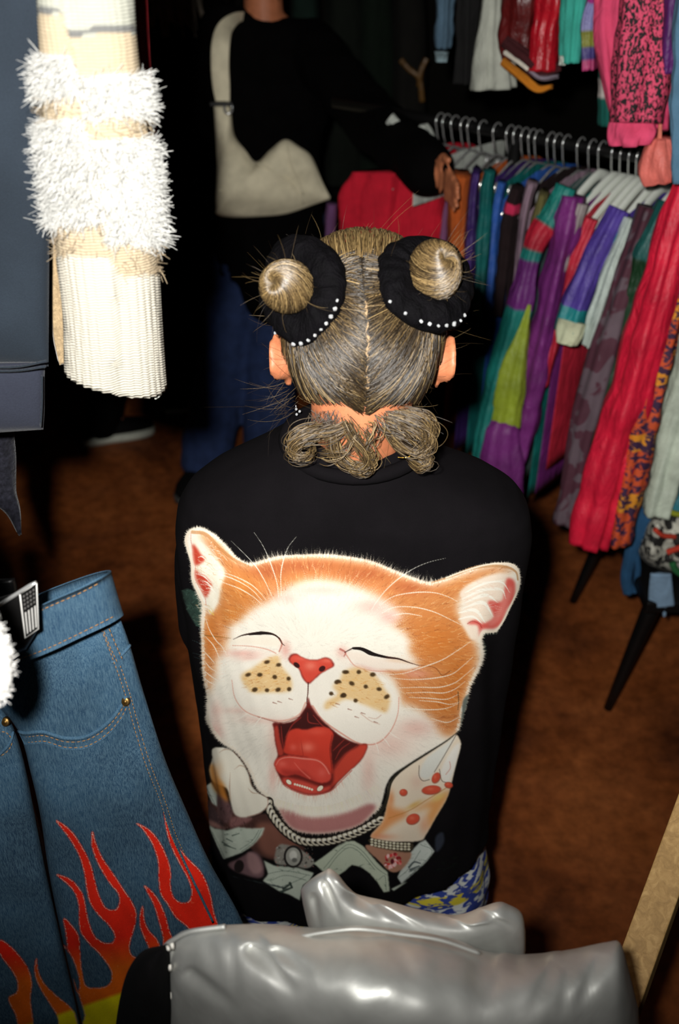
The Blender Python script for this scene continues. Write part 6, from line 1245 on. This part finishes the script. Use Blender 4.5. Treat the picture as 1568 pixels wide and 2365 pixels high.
def puff(name, top, bot, Y, bulge, seed, wr, n=110, m=80, edge=.5, yfn=None, creases=()):
    # columns run left to right, rows from the top outline down
    V, fc, U_, V_ = patch(top, bot, Y, bulge, n, m, wr, 11, seed, edge, yfn=yfn)
    if len(creases):
        q = np.array([proj(p) for p in V]); d = np.zeros(len(V))
        for (x0, y0, x1, y1, w_, h_) in creases:
            e = np.array((x1-x0, y1-y0), float); L = np.hypot(*e); e /= L; s = (q[:,0]-x0)*e[0]+(q[:,1]-y0)*e[1]; t_ = -(q[:,0]-x0)*e[1]+(q[:,1]-y0)*e[0]
            d += h_*np.exp(-(t_/w_)**2)*np.clip(s/20, 0, 1)*np.clip((L-s)/(L*.7), 0, 1)
        V = V+np.outer(d, FWD)
    return mesh(name, V, fc, M_sil, pj)
rs = np.random.default_rng(21); CRS = []
for x in np.linspace(470, 1380, 17):
    yt = np.interp(x, [390,450,600,700,900,1100,1200,1430], [2160,2140,2135,2140,2140,2195,2200,2176]); a = rs.uniform(-.5,.5); L = rs.uniform(60,190); CRS.append((x, yt+6, x+a*L, yt+L, rs.uniform(8,18), rs.uniform(.004,.009)))
CRS += [(560,2185,690,2300,14,.014),(620,2195,720,2250,12,.012),(880,2150,960,2260,14,.012),(1180,2200,1120,2330,14,.012),(1300,2200,1220,2350,16,.012),(1400,2200,1330,2340,14,.010),(420,2240,560,2340,16,.008)]
top = [(392,2230),(398,2170),(450,2143),(600,2134),(720,2142),(830,2138),(960,2150),(1060,2172),(1120,2196),(1200,2204),(1300,2196),(1400,2176),(1432,2178),(1452,2240),(1474,2330)]
bot = [(392,2560),(400,2600),(450,2640),(600,2660),(720,2670),(830,2670),(960,2670),(1060,2670),(1120,2670),(1200,2660),(1300,2650),(1400,2630),(1440,2600),(1470,2540),(1486,2480)]
puff('body', top, bot, YP, .11, 5, .005, 130, 90, .68, None, CRS)
top2 = [(694,2056),(704,2042),(730,2022),(752,2010),(762,2006),(782,2020),(806,2046),(830,2066),(890,2080),(960,2098),(1030,2112),(1070,2110),(1110,2096),(1150,2083),(1172,2088),(1204,2108),(1214,2150)]
bot2 = [(700,2090),(712,2140),(730,2178),(760,2196),(790,2200),(820,2204),(850,2206),(880,2210),(930,2214),(980,2218),(1030,2226),(1070,2230),(1110,2232),(1150,2232),(1180,2230),(1206,2220),(1214,2196)]
C2 = [(740,2030,790,2130,9,.010),(770,2020,840,2080,7,-.008),(720,2060,740,2150,9,.008),(790,2060,900,2130,10,.010),(860,2090,980,2150,9,.008),(1010,2120,1100,2150,9,.009),(1060,2130,1180,2120,8,-.007),(1100,2100,1190,2150,8,.008)]
puff('collar', top2, bot2, YP+.055, .042, 8, .004, 120, 60, .5, None, C2)
top3 = [(386,2210),(382,2180),(400,2166),(440,2150)]; 
V, fc, U_, V_ = patch([(380,2182),(330,2196),(296,2240),(276,2310),(264,2400),(262,2480)], [(392,2172),(396,2210),(398,2260),(402,2330),(404,2400),(406,2480)], YP+.0, .05, 60, 50, .004, 30, 4); ln = mesh('lining', V, fc, fabric('black_velour', (6,5,6), .95, 0, .4, 40, 500, .5, .0, .1, 30), pj); ln['label'] = 'black velour lining'
for q, nm_ in (([(376,2190),(398,2172),(440,2152),(520,2140)],'piping'), ([(394,2176),(396,2230),(399,2280),(402,2365),(404,2440)],'piping')):
    mesh('piping', *tube([P(x, y, YP-.012) for x, y in spl(q, 30)], .0022, 8), M_sil, pj)
wt = plain('white_thread', (230,226,216), .7)
for x, y, L, dx in ((397,2178,14,2),(392,2228,14,1),(394,2290,22,1),(397,2338,26,1),(386,2186,8,4)):
    mesh('stitch_tab', *tube([P(x, y, YP-.020), P(x+dx*.5, y+L/2, YP-.022), P(x+dx, y+L, YP-.020)], .0016, 6), wt, pj)
sq = [(562,2186),(620,2180),(700,2162),(760,2152),(830,2146),(930,2158),(1020,2172),(1108,2202)]
mesh('seam', *tube([P(x, y, YP-.028) for x, y in spl(sq, 50)], .0016, 8), M_sil, pj)
# near rack in wood: rail under the jacket, leaning leg on the right
def wood():
    m, n, b, _ = nt('raw_pine'); v = coords(n, (1,1,1), (.0,.42,.0)); v3 = node(n, 'ShaderNodeMapping'); v3.inputs['Scale'].default_value = (9,9,.7); n.links.new(v, v3.inputs['Vector'])
    g = noise(n, v3.outputs[0], 9, 6, .65, 1.2); n.links.new(ramp(n, g, [(.28, lin((140,110,66))), (.5, lin((166,132,82))), (.72, lin((190,156,102)))]), b.inputs['Base Color']); b.inputs['Roughness'].default_value = .6; b.inputs['Specular IOR Level'].default_value = .25; bump(n, b, g, .25, .002); return m
M_wood = wood(); wr_ = thing('wooden_rack', 'raw pine rack with a leaning leg beside the silver puffer jacket', 'rack', tuple(P(1450,2300,.62)))
def beam(a, b, w_, d_, name, side=None):
    a, b = np.asarray(a, float), np.asarray(b, float); t = unit(b-a); s = unit(side-t*np.dot(side, t)) if side is not None else frame_of(t)[0]; u = np.cross(t, s); o = [(-1,-1),(1,-1),(1,1),(-1,1)]
    V, fc = loft([[a+s*w_/2*p+u*d_/2*q for p, q in o], [b+s*w_/2*p+u*d_/2*q for p, q in o]]); return bevel(mesh(name, V, fc, M_wood, wr_, False), .002)
lt, lb = P(1640,1760,.84), P(1434,2330,.60); ldir = unit(lb-lt); foot = lb+ldir*(lb[2]/-ldir[2]) if ldir[2] < 0 else lb
beam(lt-ldir*.55, foot+np.array((0,0,.005)), .040, .034, 'leg', RIGHT*.72+np.array((0,-.69,0)))
cr = np.array((foot[0],foot[1],0.)); rl = P(1440,2420,YP+.02); ll = P(440,2420,YP+.02)
mesh('bar', *tube([ll-RIGHT*.02, rl+RIGHT*.06], .014, 10), M_wood, wr_)
mid = lt+ldir*np.dot(rl-lt, ldir); mesh('stretcher', *tube([rl+RIGHT*.05, mid], .012, 10), M_wood, wr_)
e = ll+RIGHT*.02; beam(e+np.array((0,0,.01)), (e[0],e[1]+.0,.0), .040, .034, 'leg', np.array((0,1.,0)))
